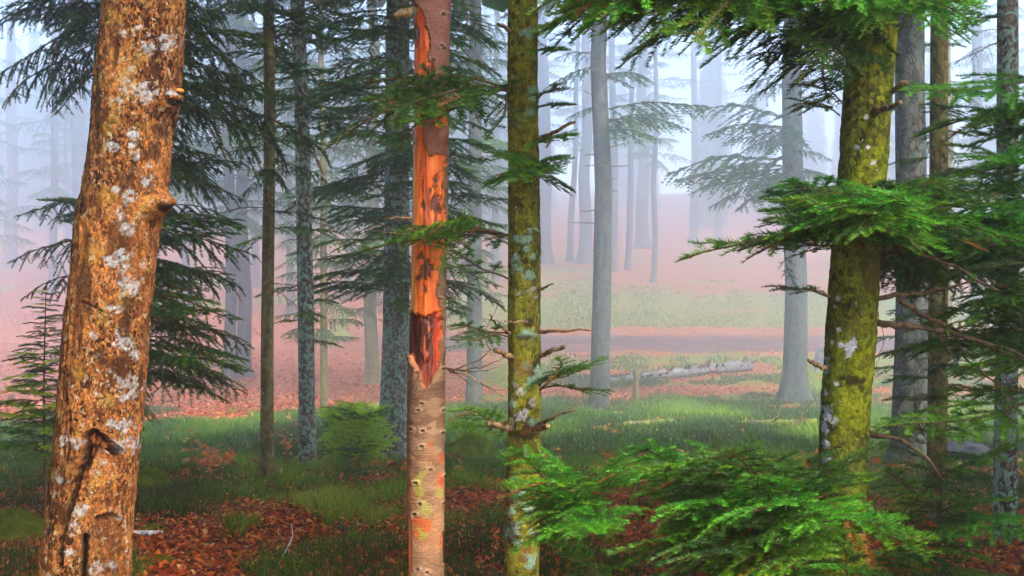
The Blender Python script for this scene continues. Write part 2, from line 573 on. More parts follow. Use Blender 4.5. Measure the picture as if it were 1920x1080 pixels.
LIB = {}
RAW = {}
def bough_kind(key, mats, count=3, **kw):
    """several alike boughs; needles are one mesh per material that uses them"""
    LIB[key] = []
    for i in range(count):
        wood, V, T = gen_bough(abs(hash_str(key)) % 1000 + 17 * i, **kw)
        Fc = np.arange(len(V)).reshape(-1, 3)
        nd = {m: mesh_from('needles', V, Fc, M[m], False, {'tint': ('FLOAT', T)}) for m in mats}
        LIB[key].append((wood, nd))
        RAW.setdefault(key, []).append((V, T))

def hash_str(s):
    h = 7
    for ch in s:
        h = (h * 31 + ord(ch)) % 100003
    return h

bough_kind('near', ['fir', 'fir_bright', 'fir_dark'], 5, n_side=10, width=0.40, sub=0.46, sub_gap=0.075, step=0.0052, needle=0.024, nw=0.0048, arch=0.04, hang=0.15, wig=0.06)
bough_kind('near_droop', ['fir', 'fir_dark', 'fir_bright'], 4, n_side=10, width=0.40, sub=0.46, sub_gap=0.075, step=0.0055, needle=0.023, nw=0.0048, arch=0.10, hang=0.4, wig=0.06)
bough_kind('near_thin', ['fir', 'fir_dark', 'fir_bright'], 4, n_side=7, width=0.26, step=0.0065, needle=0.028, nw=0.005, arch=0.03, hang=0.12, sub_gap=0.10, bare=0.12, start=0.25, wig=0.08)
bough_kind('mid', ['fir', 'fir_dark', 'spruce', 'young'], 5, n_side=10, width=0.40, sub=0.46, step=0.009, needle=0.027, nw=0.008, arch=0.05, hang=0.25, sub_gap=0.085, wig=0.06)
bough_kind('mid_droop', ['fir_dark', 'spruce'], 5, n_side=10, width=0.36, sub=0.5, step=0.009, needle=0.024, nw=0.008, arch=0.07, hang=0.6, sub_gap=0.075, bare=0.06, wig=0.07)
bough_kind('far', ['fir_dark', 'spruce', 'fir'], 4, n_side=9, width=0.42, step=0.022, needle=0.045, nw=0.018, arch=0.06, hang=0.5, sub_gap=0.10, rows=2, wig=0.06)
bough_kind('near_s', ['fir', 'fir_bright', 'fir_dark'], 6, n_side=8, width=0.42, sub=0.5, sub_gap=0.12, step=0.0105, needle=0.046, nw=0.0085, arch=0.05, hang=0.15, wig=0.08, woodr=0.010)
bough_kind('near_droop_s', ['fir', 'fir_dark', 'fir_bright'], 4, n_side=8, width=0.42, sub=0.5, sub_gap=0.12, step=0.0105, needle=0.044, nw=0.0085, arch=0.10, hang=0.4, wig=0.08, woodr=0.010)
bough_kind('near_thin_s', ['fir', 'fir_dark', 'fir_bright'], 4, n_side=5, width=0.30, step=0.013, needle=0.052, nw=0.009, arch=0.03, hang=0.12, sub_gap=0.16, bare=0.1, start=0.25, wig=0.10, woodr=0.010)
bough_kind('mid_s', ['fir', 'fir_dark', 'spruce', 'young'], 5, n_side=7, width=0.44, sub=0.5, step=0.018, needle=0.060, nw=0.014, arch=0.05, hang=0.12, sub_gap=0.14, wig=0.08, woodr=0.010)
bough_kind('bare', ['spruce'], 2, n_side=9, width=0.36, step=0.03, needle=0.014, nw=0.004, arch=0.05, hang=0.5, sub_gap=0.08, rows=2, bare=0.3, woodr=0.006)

def bough(tree, p0, p1, kind='near', mat='fir', roll=0.0, wide=1.0, var=None, rnd=random):
    X = Vector(p1) - Vector(p0)
    L = X.length
    if L < (0.62 if kind == 'mid' else 0.85) and kind + '_s' in LIB:
        kind += '_s'
    X.normalize()
    Z = Vector((0, 0, 1)) - X * X.z
    if Z.length < 1e-3:
        Z = Vector((0, 1, 0))
    Z.normalize()
    Y = Z.cross(X)
    m = Matrix((X, Y, Z)).transposed().to_4x4() @ Matrix.Rotation(roll, 4, 'X') @ Matrix.Diagonal((L, L * wide, L * (0.5 + 0.5 * wide), 1))
    wood, nd = LIB[kind][var if var is not None else rnd.randrange(len(LIB[kind]))]
    b = link('branch', wood, tree)
    b.matrix_local = Matrix.Translation(Vector(p0) - tree.location) @ m
    nn = link('needles', nd[mat], b)
    return b

def far_crown(seed, n, l0, l1, drop=(-0.4, 0.0)):
    """boughs joined into one crown, heights 0..1 (stretched later), lengths in metres"""
    rg = random.Random(seed)
    VV, TT = [], []
    for k in range(n):
        f = (k + rg.random()) / n
        a = k * 2.39996 + rg.uniform(-.5, .5)
        L = (l0 + (l1 - l0) * f) * rg.uniform(0.65, 1.2)
        X = Vector((math.cos(a), math.sin(a), rg.uniform(*drop))).normalized()
        Z = (Vector((0, 0, 1)) - X * X.z).normalized()
        m = np.array(Matrix((X, Z.cross(X), Z)).transposed() @ Matrix.Rotation(rg.uniform(-.3, .3), 3, 'X'))
        V, T = RAW['far'][rg.randrange(len(RAW['far']))]
        VV.append((V * L * np.array([1, rg.uniform(.85, 1.2), 1])) @ m.T + np.array([0, 0, f]) * 20)
        TT.append(T)
    VV, TT = np.concatenate(VV), np.concatenate(TT)
    return {mt: mesh_from('crown', VV, np.arange(len(VV)).reshape(-1, 3), M[mt], False, {'tint': ('FLOAT', TT)}) for mt in ('spruce', 'fir_dark')}
FAR_FULL = [far_crown(900 + i, 46, 3.4, 1.0) for i in range(3)]
FAR_THIN = [far_crown(950 + i, 18, 2.6, 1.0) for i in range(3)]

def put_crown(tree, lib, k, z0, height, sc, mat):
    o = link('crown', lib[k % len(lib)][mat], tree)
    p, r = axis(tree, z0)
    o.location = p - tree.location
    o.scale = (sc, sc, height / 20)
    o.rotation_euler = (0, 0, k * 1.3)
    return o

# ------------------------------------------------------------------ trunks
def trunk_mesh(name, prof, mat, nseg=24, nring=60, amp=0.03, flare=0.5, flare_h=0.3, lobes=5, seed=0, shape=None, zs=None):
    """prof: rows (z, x, y, r) in world units, bottom first. Returns mesh relative to prof[0]."""
    prof = np.asarray(prof, float)
    z = zs if zs is not None else np.linspace(prof[0, 0], prof[-1, 0], nring)
    cx = np.interp(z, prof[:, 0], prof[:, 1])
    cyy = np.interp(z, prof[:, 0], prof[:, 2])
    r = np.interp(z, prof[:, 0], prof[:, 3])
    th = np.arange(nseg) * 2 * math.pi / nseg
    nr = len(z)
    Z = np.repeat(z, nseg)
    T = np.tile(th, nr)
    Rr = np.repeat(r, nseg)
    h = Z - prof[0, 0]
    k = np.stack([np.cos(T) * 2.2, np.sin(T) * 2.2, Z * 1.3 + seed * 3.1], 1)
    Rr = Rr * (1 + amp * 2 * (fbm(k, 3, seed) - 0.5))
    k = np.stack([np.cos(T) * 7, np.sin(T) * 7, Z * 6 + seed], 1)
    Rr = Rr * (1 + amp * (fbm(k, 3, seed + 4) - 0.5))
    ph = seed * 1.7
    lob = 0.55 + 0.45 * np.cos(lobes * T + ph + 0.8 * np.sin(2 * T + ph))
    Rr = Rr * (1 + flare * np.exp(-np.maximum(h - 0.12, 0) / flare_h) * (0.45 + 0.75 * lob))
    V = np.stack([np.repeat(cx, nseg) + Rr * np.cos(T), np.repeat(cyy, nseg) + Rr * np.sin(T), Z], 1)
    attrs = {}
    if shape:
        V, attrs = shape(V, T, np.repeat(cx, nseg), np.repeat(cyy, nseg), Rr)
    i = np.arange(nr - 1)[:, None] * nseg
    j = np.arange(nseg)[None, :]
    j2 = (j + 1) % nseg
    Fq = np.stack([i + j, i + j2, i + nseg + j2, i + nseg + j], -1).reshape(-1, 4)
    base = np.array([prof[0, 1], prof[0, 2], prof[0, 0]])
    return V - base, Fq, attrs, base

def photo_prof(rows, d, top=9.0, lean=None):
    """photo outline rows (py, left, right) at depth d -> (z,x,y,r) bottom first, buried in the ground and carried on above the frame"""
    out = []
    for py, l, rr in rows:
        p = at((l + rr) / 2, py, d)
        out.append([p.z, p.x, d, (rr - l) / 2 / F * d])
    out.sort()
    a, b = out[-2], out[-1]
    q = (top - b[0])
    sl = max(-0.05, min(0.05, (b[1] - a[1]) / max(1e-6, b[0] - a[0])))
    out.append([b[0] + q * 0.5, b[1] + sl * q * 0.5, d, b[3] * 0.85])
    out.append([top, b[1] + sl * q * 0.8, d, b[3] * 0.5])
    lo = out[0]
    gz = tz(lo[1], d) - 0.15
    sl = (out[1][1] - out[0][1]) / max(1e-6, out[1][0] - out[0][0])
    out.insert(0, [gz, lo[1] + sl * (gz - lo[0]) * 0.6, d, lo[3] * 1.08])
    return out

def project(V):
    return 960 + V[:, 0] / V[:, 1] * F, 540 - (V[:, 2] - EYE) / V[:, 1] * F

def px_rows_z(d, lo, hi, n, zlo, ztop):
    """ring heights: close together inside the part of the trunk in view"""
    a = EYE - (lo - 540) / F * d
    b = EYE - (hi - 540) / F * d
    return np.concatenate([np.linspace(zlo, a, 14)[:-1], np.linspace(a, b, n), np.linspace(b, ztop, 24)[1:]])

def crown_mesh(seed, n=150, z0=5.0, z1=14.0, rad=2.0):
    """the upper boughs of a tall conifer, high above the picture"""
    rg = np.random.default_rng(seed)
    V, T = [], []
    for i in range(n):
        f = i / n
        z = z0 + (z1 - z0) * f
        a = i * 2.399 + rg.uniform(-.3, .3)
        L = rad * (1 - f) ** 0.7 * rg.uniform(0.7, 1.15) + 0.2
        d = np.array([math.cos(a), math.sin(a), -0.25])
        s = np.array([-math.sin(a), math.cos(a), 0])
        m = 10
        for k in range(m):
            u = (k + 0.5) / m
            w = L * 0.38 * (1 - u) ** 0.7 + 0.06
            P = d * L * u + np.array([0, 0, z - 0.25 * L * u * u])
            for sg in (-1, 1):
                e = P + s * sg * w * rg.uniform(.7, 1.2) + d * w * 0.7 + np.array([0, 0, rg.uniform(-.25, .05) * w])
                b = d * L * 0.13
                V += [P - b, P + b, e]
                T += [rg.uniform(.1, .6)] * 3
    return np.array(V), np.array(T)

CROWNS = []
for i in range(3):
    V, T = crown_mesh(40 + i)
    CROWNS.append(mesh_from('crown', V, np.arange(len(V)).reshape(-1, 3), M['fir_dark'], False, {'tint': ('FLOAT', T)}))

def add_unseen_crown(tree, x, y, z0, rad, height, k=0):
    o = link('crown', CROWNS[k % 3], tree)
    s = rad / 2.0
    o.location = Vector((x, y, z0)) - tree.location - Vector((0, 0, 5.0 * height / 9.0))
    o.scale = (s, s, height / 9.0)
    o.rotation_euler = (0, 0, k * 1.1)
    o['kind'] = 'stuff'
    return o

# ------------------------------------------------------------------ the ground
def grassiness(x, y):
    sc = 0.45 / (1 + np.clip(y - 12, 0, None) * 0.02)
    k = np.stack([x * sc, y * 0.45, np.zeros_like(x)], 1)
    nz = fbm(k, 3, 21)
    nf = fbm(np.stack([x * 1.7, y * 1.7, np.zeros_like(x)], 1), 3, 23)
    g = smooth(6.6, 9.6, y + (nz - 0.5) * 9.0) * (1 - smooth(38, 52, y + (nz - 0.5) * 24 + np.where(x < -2, 16.0, 0) * smooth(-1, -8, x)))
    near = 0.85 * smooth(0.43, 0.55, 0.5 * nz + 0.5 * nf) * (1 - smooth(9, 10, y))
    hole = smooth(0.60, 0.68, nf) * 0.5 * (1 - smooth(14, 20, y))
    g = g - hole
    patch = 0.75 * smooth(0.55, 0.66, nz) * smooth(84, 90, y) * (1 - smooth(125, 150, y))
    strip = 0.8 * smooth(79.5, 81, y) * (1 - smooth(88, 104, y + (nz - .5) * 34)) * smooth(-16, 0, x)
    verge = 0.8 * smooth(46, 52, y) * (1 - smooth(67, 70, y)) * smooth(0.34, 0.48, nz) * smooth(-6, 1, x)
    return np.clip(np.maximum.reduce([g, near, strip, verge, patch]), 0, 1)

ys = np.concatenate([np.linspace(-12, 3, 16), np.linspace(3.2, 14, 110), np.linspace(14.2, 40, 120), np.linspace(40.4, 66, 64), np.linspace(66.3, 86, 80), np.linspace(87, 130, 50), np.linspace(132, 300, 56)])
xs0 = np.linspace(-1, 1, 150)
gx, gy = [], []
X = np.sign(xs0)[None, :] * (np.abs(xs0)[None, :] ** 1.5) * (20 + np.clip(ys, 0, None)[:, None] * 0.5)
Y = np.repeat(ys[:, None], len(xs0), 1)
Xf, Yf = X.ravel(), Y.ravel()
Zf = terrain(Xf, Yf)
nx = len(xs0)
i = np.arange(len(ys) - 1)[:, None] * nx
j = np.arange(nx - 1)[None, :]
Fq = np.stack([i + j, i + j + 1, i + nx + j + 1, i + nx + j], -1).reshape(-1, 4)
yy = Yf + 0.5 * np.sin(Xf * 0.07)
wob = (fbm(np.stack([Xf * 0.8, Yf * 0.8, 0 * Xf], 1), 3, 31) - 0.5) * 1.6
track = smooth(70.0, 71.6, yy + wob) * (1 - smooth(77.0, 78.6, yy + wob * 0.6)) * smooth(-16, -4, Xf)
me = mesh_from('forest_floor', np.stack([Xf, Yf, Zf], 1), Fq, M['ground'], True, {'grassy': ('FLOAT', grassiness(Xf, Yf)), 'track': ('FLOAT', track)})
tag(link('ground', me), 'leaf-strewn forest floor dipping to a dirt track and rising beyond', None, kind='structure')

# ------------------------------------------------------------------ foreground trunks
rnd = random.Random(4)

def jit(V, s, seed):
    return fbm(V * s, 3, seed) - 0.5

def blobs(px, py, V, items, seed, soft=2.0, jam=1.0):
    m = np.zeros(px.shape)
    nz = jit(V, 38, seed) * 1.5 + jit(V, 110, seed + 3) * 0.8
    for it in items:
        x, y, r = it[:3]
        ax = it[3] if len(it) > 3 else 1.0
        d = np.hypot((px - x) / ax, py - y) + nz * r * 1.6 * jam
        m = np.maximum(m, smooth(r + soft, r - soft, d))
    return m

def line_d(px, py, pts):
    d = np.full(px.shape, 1e9)
    for (x1, y1), (x2, y2) in zip(pts[:-1], pts[1:]):
        ex, ey = x2 - x1, y2 - y1
        t = np.clip(((px - x1) * ex + (py - y1) * ey) / (ex * ex + ey * ey), 0, 1)
        d = np.minimum(d, np.hypot(px - x1 - t * ex, py - y1 - t * ey))
    return d

def mixp(paint, m, c):
    """lay colour c over an RGBA paint with mask m"""
    a = paint[:, 3]
    na = m + a * (1 - m)
    rgb = (np.asarray(c)[None, :] * m[:, None] + paint[:, :3] * (a * (1 - m))[:, None]) / np.maximum(na, 1e-6)[:, None]
    paint[:, :3] = np.where(na[:, None] > 1e-6, rgb, paint[:, :3])
    paint[:, 3] = na

# --- left: lichen-spotted beech
D_BEECH = 4.3
beech_rows = [(-80, 200, 345), (0, 195, 343), (50, 192, 342), (100, 186, 340), (150, 180, 338), (200, 176, 334), (250, 172, 322), (300, 166, 316), (350, 158, 312), (400, 148, 304), (450, 142, 296),
              (500, 137, 288), (550, 131, 284), (600, 125, 277), (650, 121, 275), (700, 117, 272), (750, 112, 268), (800, 107, 262), (850, 103, 258), (900, 98, 253), (950, 92, 249),
              (1000, 86, 246), (1040, 80, 243), (1080, 75, 241), (1180, 58, 238)]
LICH = [(231, 60, 8), (262, 52, 6), (278, 92, 13), (300, 88, 8), (313, 78, 13), (326, 84, 9), (244, 132, 9), (238, 166, 15), (270, 172, 14, 1.2), (312, 175, 6), (222, 190, 7), (282, 64, 5), (247, 252, 10),
        (211, 276, 9), (250, 274, 6), (256, 292, 8), (280, 308, 9), (272, 338, 10), (244, 372, 11), (217, 357, 7), (226, 402, 9), (243, 432, 11), (229, 470, 7), (204, 490, 9), (231, 494, 15, 1.3), (266, 497, 5),
        (238, 535, 16, 1.5), (215, 582, 10, 1.4), (174, 630, 6), (232, 641, 15, 1.4), (252, 668, 10), (206, 693, 7), (240, 723, 15, 1.9), (236, 745, 9), (180, 740, 5), (230, 800, 14, 1.3), (234, 834, 14, 1.7), (121, 824, 10, .8),
        (145, 832, 11, .7), (110, 897, 9, .6), (108, 925, 7, .7), (150, 957, 9, 1.4), (137, 985, 8), (136, 1008, 8), (130, 1040, 9), (182, 1068, 13, 1.3), (180, 885, 8), (190, 870, 6), (222, 968, 6, .8), (214, 1060, 6)]
def beech_shape(V, T, cx, cyy, Rr):
    px, py = project(V)
    front = smooth(0.35, -0.1, np.sin(T))
    paint = np.zeros((len(V), 4))
    dr = (jit(V * [1, 1, .35], 24, 3)) * 0.012 + (jit(V * [1, 1, .5], 70, 8)) * 0.010
    # dark vertical seams in the bark
    seams = smooth(0.60, 0.72, fbm(V * [26, 26, 4], 3, 60))
    dr -= seams * 0.006
    mixp(paint, seams * 0.75, (0.045, 0.014, 0.006))
    # swellings of two lost branches
    for cyp, th0, amp, sg in ((188, -0.35, 0.046, 16), (384, -0.30, 0.085, 21)):
        da = (T - (th0 % (2 * math.pi)) + math.pi) % (2 * math.pi) - math.pi
        g = np.exp(-(da / 0.36) ** 2 - ((py - cyp) / sg) ** 2)
        dr += amp * g
        d2 = np.exp(-(da / 0.5) ** 2 - ((py - cyp - 36) / 26) ** 2)
        dr -= 0.012 * d2
        face = smooth(0.42, 0.7, g) * smooth(cyp - 8, cyp + 4, py)
        mixp(paint, face * 0.95, (0.020, 0.007, 0.004))
        dr -= 0.016 * face
    # lichens
    yl = blobs(px, py, V, [(240, 148, 22, .8), (235, 176, 14), (205, 240, 14), (190, 150, 14), (215, 30, 16), (260, 110, 14), (200, 370, 16), (230, 560, 15), (190, 590, 14), (150, 700, 13), (205, 755, 12), (185, 900, 14), (280, 240, 13), (170, 480, 16)], 13, 5) * front
    mixp(paint, yl * 0.16, (0.60, 0.42, 0.035))
    lm = blobs(px, py, V, LICH, 5, 2.6, 1.25) * front
    lm = lm * smooth(0.30, 0.55, fbm(V * 95, 3, 33))
    mixp(paint, lm * 0.9, (0.40, 0.40, 0.41))
    dr += lm * 0.003
    bk = blobs(px, py, V, [(235, 610, 30, .35), (228, 690, 34, .4), (240, 570, 20, .5), (190, 665, 14, .6), (300, 250, 20, .7), (285, 280, 20, .7), (150, 395, 12)], 23, 6) * front
    mixp(paint, bk * 0.75, (0.035, 0.010, 0.006))
    # open wounds: torn hollow, long crack, arched scar at the foot
    hol = poly_sd(px + jit(V, 90, 2) * 10, py + jit(V, 90, 6) * 10, [(150, 872), (154, 835), (160, 812), (176, 804), (190, 812), (204, 822), (220, 836), (232, 846), (222, 860), (206, 850), (190, 842), (178, 850), (170, 872), (164, 892)])
    hm = smooth(-1.5, 2.0, hol) * front
    rim = smooth(-7, -1, hol) * front
    dr += rim * 0.008 - hm * 0.075
    mixp(paint, hm, (0.06, 0.014, 0.006))
    og = blobs(px, py, V, [(188, 832, 9, .7), (204, 838, 8), (170, 825, 8), (168, 850, 8, .5)], 31, 3) * hm
    mixp(paint, og, (0.72, 0.22, 0.04))
    for pts, w, dep, cc, am in (([(162, 846), (150, 882), (138, 925), (122, 975), (112, 1022), (110, 1060)], 9.5, 0.06, (0.018, 0.006, 0.004), 1.0),
                                ([(134, 770), (128, 850), (116, 905), (104, 960), (97, 1015)], 3.0, 0.018, (0.10, 0.025, 0.010), 0.9),
                                ([(160, 1008), (158, 1040), (154, 1120)], 9, 0.06, (0.012, 0.006, 0.004), 1.0),
                                ([(182, 974), (200, 968), (216, 970)], 9, 0.02, (0.05, 0.016, 0.008), 0.6),
                                ([(136, 560), (128, 620), (122, 690)], 2.2, 0.012, (0.08, 0.02, 0.01), 0.8),
                                ([(150, 565), (170, 572), (205, 590)], 3.0, 0.012, (0.05, 0.015, 0.008), 0.7)):
        dd = line_d(px, py, pts) + jit(V, 60, 11) * 5
        mk = smooth(w, w * 0.4, dd) * front
        dr += smooth(w * 2.6, w, dd) * front * 0.006 - mk * dep
        mixp(paint, mk * am, cc)
    scar = poly_sd(px, py, [(158, 1000), (180, 976), (206, 970), (228, 980), (240, 1010), (240, 1080), (170, 1080)])
    sm = smooth(-2, 8, scar) * front
    dr -= sm * 0.010
    mixp(paint, sm * 0.35, (0.07, 0.022, 0.010))
    n3 = np.stack([np.cos(T), np.sin(T), 0 * T], 1)
    V = V + n3 * dr[:, None]
    return V, {'paint': ('FLOAT_COLOR', paint)}

prof = photo_prof(beech_rows, D_BEECH, 9.0)
V, Fq, at_, base = trunk_mesh('trunk', prof, None, 170, 0, 0.02, 0.10, 0.25, 4, 1, beech_shape, px_rows_z(D_BEECH, 1100, -10, 430, prof[0][0], 9.0))
beech = thing('beech_tree', 'thick leaning ochre beech trunk spotted with white lichen, torn hollow near its foot', 'tree', base)
link('trunk', mesh_from('trunk', V, Fq, M['beech'], True, at_), beech)
p = at(336, 172, D_BEECH - 0.06)
vv, ff = [], []
for a in range(9):
    t = math.pi * a / 8
    vv += [(0.024 * math.sin(t) - 0.004, -0.018 * math.cos(t), 0.0), (0.020 * math.sin(t) - 0.004, -0.016 * math.cos(t), 0.010)]
for a in range(8):
    ff.append((2 * a, 2 * a + 2, 2 * a + 3, 2 * a + 1))
ff += [tuple(range(0, 18, 2)), tuple(range(17, 0, -2))]
fg = link('bracket_fungus', mesh_from('bracket_fungus', vv, ff, M['fungus'], False), None, p)
tag(fg, 'small orange bracket fungus on the upper knot of the spotted beech', 'fungus')

# --- centre: dead spruce with bark stripped away
D_DEAD = 4.5
dead_rows = [(-80, 774, 847), (0, 773, 846), (150, 773, 842), (300, 771, 841), (450, 768, 839), (600, 767, 836), (700, 764, 835), (850, 763, 834), (1080, 763, 832), (1180, 760, 834)]
EXPO = [[(740, 20), (778, 18), (782, 10), (790, 18), (797, 34), (798, 50), (806, 64), (807, 92), (800, 104), (803, 112), (814, 122), (815, 142), (796, 150), (792, 170), (791, 200), (793, 235), (792, 262),
         (799, 276), (803, 292), (813, 290), (818, 286), (834, 291), (836, 304), (832, 320), (832, 345), (834, 362), (830, 380), (836, 402), (838, 430), (837, 462), (833, 480), (828, 505), (820, 530), (818, 552), (822, 560), (829, 586), (826, 600), (740, 600)]]
EXPO2 = [[(815, 205), (828, 196), (842, 205), (842, 235), (826, 240), (812, 232)], [(740, 975), (771, 970), (773, 1010), (770, 1085), (740, 1090)], [(826, 1004), (834, 995), (850, 1000), (850, 1062), (830, 1058)]]
GASH = [(740, 584), (766, 580), (774, 588), (798, 594), (812, 588), (828, 584), (832, 606), (829, 650), (827, 678), (822, 694), (812, 706), (806, 722), (800, 728), (792, 722), (786, 700), (772, 684), (764, 664), (740, 650)]
def dead_shape(V, T, cx, cyy, Rr):
    px, py = project(V)
    front = (np.sin(T) < 0.45)
    jx, jy = jit(V, 60, 41) * 7, jit(V, 60, 45) * 12
    sd = np.maximum.reduce([poly_sd(px + jx, py + jy, q) for q in EXPO + EXPO2])
    gd = poly_sd(px + jx * 0.8, py + jy, GASH)
    ex = np.where(front, smooth(-0.6, 0.6, np.maximum(sd, gd)), 0)
    gs = np.where(front, smooth(-1.0, 1.5, gd), 0)
    paint = np.zeros((len(V), 4))
    up = smooth(330, 270, py)
    mixp(paint, up * 0.8, (0.30, 0.115, 0.085))
    mixp(paint, smooth(730, 1000, py) * 0.3, (0.48, 0.26, 0.13))
    mott = smooth(0.54, 0.7, fbm(V * [9, 9, 5], 3, 71))
    mixp(paint, mott * 0.5 * (1 - up), (0.42, 0.17, 0.07))
    gr = blobs(px, py, V, [(784, 905, 15, .5), (787, 925, 10, .7), (792, 890, 8), (800, 960, 14, .9), (786, 1000, 12), (826, 925, 7)], 51, 3)
    mixp(paint, gr * 0.75, (0.30, 0.30, 0.05))
    rd = blobs(px, py, V, [(807, 836, 6, .7), (829, 860, 10, .4), (826, 900, 14, .6), (792, 985, 12, 1.4), (781, 1000, 9)], 57, 3)
    mixp(paint, rd * 0.8, (0.45, 0.085, 0.02))
    dr = jit(V, 30, 14) * 0.004 + jit(V * [1, 1, 3], 80, 15) * 0.004
    kn = [(831, 26), (828, 86), (832, 91), (832, 27), (812, 112), (782, 700), (831, 692), (791, 757), (792, 808), (831, 812), (790, 838), (807, 881), (834, 893), (779, 906), (787, 945), (833, 944), (800, 1074), (782, 1068), (826, 560), (832, 400), (832, 770), (770, 805), (784, 770), (777, 965)]
    for kx, ky in kn:
        d = np.hypot((px - kx) / 1.5, py - ky) + jit(V, 120, 77) * 2.5
        lip = np.exp(-((d - 4) / 1.8) ** 2) * smooth(8, -4, (py - ky))
        dr += 0.006 * lip - 0.010 * smooth(3.2, 1.2, d)
        mixp(paint, smooth(3.4, 1.6, d) * 0.95, (0.05, 0.022, 0.014))
        mixp(paint, lip * 0.35, (0.62, 0.44, 0.30))
    cr = smooth(-5, 0, np.maximum(sd, gd)) * (1 - ex)
    mixp(paint, cr * 0.55, (0.20, 0.09, 0.05))
    dr += cr * 0.003
    # bare wood colours
    wp = np.zeros((len(V), 4))
    mixp(wp, smooth(150, 40, py) * 0.75, (0.60, 0.085, 0.02))
    mixp(wp, smooth(782, 772, px) * smooth(120, 200, py) * 0.6, (0.80, 0.34, 0.08))
    pits = blobs(px, py, V, [(820, 336, 10, .8), (818, 378, 14, .8), (822, 392, 8), (790, 385, 7, .6), (806, 360, 6, .4), (781, 520, 10, .8), (800, 505, 18, .7), (787, 480, 8), (795, 540, 9, .5), (833, 348, 6, .4), (781, 160, 9, .4), (810, 130, 10, .35), (806, 150, 12, .5), (776, 60, 16, .35)], 81, 3)
    mixp(wp, pits * 0.9, (0.06, 0.016, 0.008))
    rdw = blobs(px, py, V, [(812, 322, 7), (826, 330, 12, .4), (812, 560, 26, .3), (800, 420, 22, .3), (822, 420, 16, .4), (790, 300, 14, .3), (806, 545, 18, .35)], 83, 4)
    mixp(wp, rdw * 0.7, (0.66, 0.10, 0.015))
    mixp(wp, gs, (0.045, 0.004, 0.002))
    st = smooth(0.5, 0.68, fbm(V * [90, 90, 9], 3, 91)) * gs
    inner = blobs(px, py, V, [(792, 640, 34, .32), (800, 620, 26, .35), (790, 610, 20, .4)], 85, 4) * gs
    mixp(wp, np.clip(st * 0.35 + inner * st * 1.2, 0, 1), (0.62, 0.10, 0.012))
    edge = smooth(-1, 2, gd) * smooth(9, 3, gd) * smooth(805, 822, px) * gs
    mixp(wp, edge * 0.85, (0.42, 0.012, 0.006))
    dr = dr - ex * 0.009 - gs * 0.016 - pits * ex * 0.008 + gs * inner * 0.008
    dr = np.where(ex > 0.5, dr + jit(V * [1, 1, .12], 90, 66) * 0.006, dr)
    # the loose flap of bark left of the gash
    flap = smooth(575, 590, py) * smooth(690, 640, py) * np.exp(-(((T - math.pi + 0.1) + math.pi) % (2 * math.pi) - math.pi) ** 2 / 0.16)
    dr += flap * 0.020
    n3 = np.stack([np.cos(T), np.sin(T), 0 * T], 1)
    V = V + n3 * dr[:, None]
    pm = np.where((ex > 0.5)[:, None], wp, paint)
    return V, {'paint': ('FLOAT_COLOR', pm), '_ex': ('FLOAT', ex)}

prof = photo_prof(dead_rows, D_DEAD, 8.0)
V, Fq, at_, base = trunk_mesh('trunk', prof, None, 120, 0, 0.012, 0.18, 0.2, 5, 2, dead_shape, px_rows_z(D_DEAD, 1100, -10, 520, prof[0][0], 8.0))
dead = thing('dead_spruce', 'dead spruce trunk with orange bare wood and a dark red gash in its bark', 'tree', base)
ex = at_.pop('_ex')[1]
fm = ex[Fq].mean(1) > 0.5
def sub(V, Fq, sel, attrs):
    f = Fq[sel]
    u, inv = np.unique(f, return_inverse=True)
    return V[u], inv.reshape(f.shape), {k: (t, np.asarray(d)[u]) for k, (t, d) in attrs.items()}
v1, f1, a1 = sub(V, Fq, ~fm, at_)
link('bark', mesh_from('bark', v1, f1, M['dead_bark'], True, a1), dead)
v1, f1, a1 = sub(V, Fq, fm, at_)
o = link('bare_wood', mesh_from('bare_wood', v1, f1, M['wood'], True, a1), dead)
o['label'] = 'glossy orange wood and red gash where the bark is gone'
def limb(tree, pts, r0, r1, mat='stub', name='stub', wob=0.003, seg=7, seed=1):
    return tube(name, [at(*q) for q in pts], [r0, r1], M[mat], tree, seg, wob, seed)
limb(dead, [(773, 410, 4.46), (755, 408, 4.40), (724, 411, 4.36)], 0.006, 0.0035, seed=2)
limb(dead, [(775, 22, 4.45), (760, 22, 4.36), (742, 32, 4.30)], 0.020, 0.012, 'stub', 'broken_limb', 0.004, 8, 3)
for k, (q0, q1, q2) in enumerate((((838, 690, 4.45), (880, 697, 4.36), (935, 690, 4.3)), ((838, 692, 4.45), (885, 708, 4.38), (945, 745, 4.3)), ((860, 694, 4.4), (905, 690, 4.3), (950, 668, 4.25)),
                                  ((840, 692, 4.45), (880, 716, 4.4), (920, 770, 4.32)), ((850, 694, 4.42), (900, 676, 4.34), (925, 650, 4.3)), ((870, 700, 4.4), (910, 725, 4.36), (952, 735, 4.3)))):
    limb(dead, [q0, q1, q2], 0.004, 0.0009, 'stub', 'twig', 0.002, 5, 20 + k)
for k, (q0, q1, q2) in enumerate((((772, 440, 4.46), (730, 438, 4.3), (690, 425, 4.2)), ((745, 436, 4.36), (715, 420, 4.28), (695, 405, 4.2)), ((838, 448, 4.46), (870, 420, 4.35), (880, 405, 4.3)), ((838, 500, 4.46), (850, 520, 4.4), (838, 470, 4.34)))):
    limb(dead, [q0, q1, q2], 0.003, 0.0008, 'stub', 'twig', 0.002, 5, 30 + k)

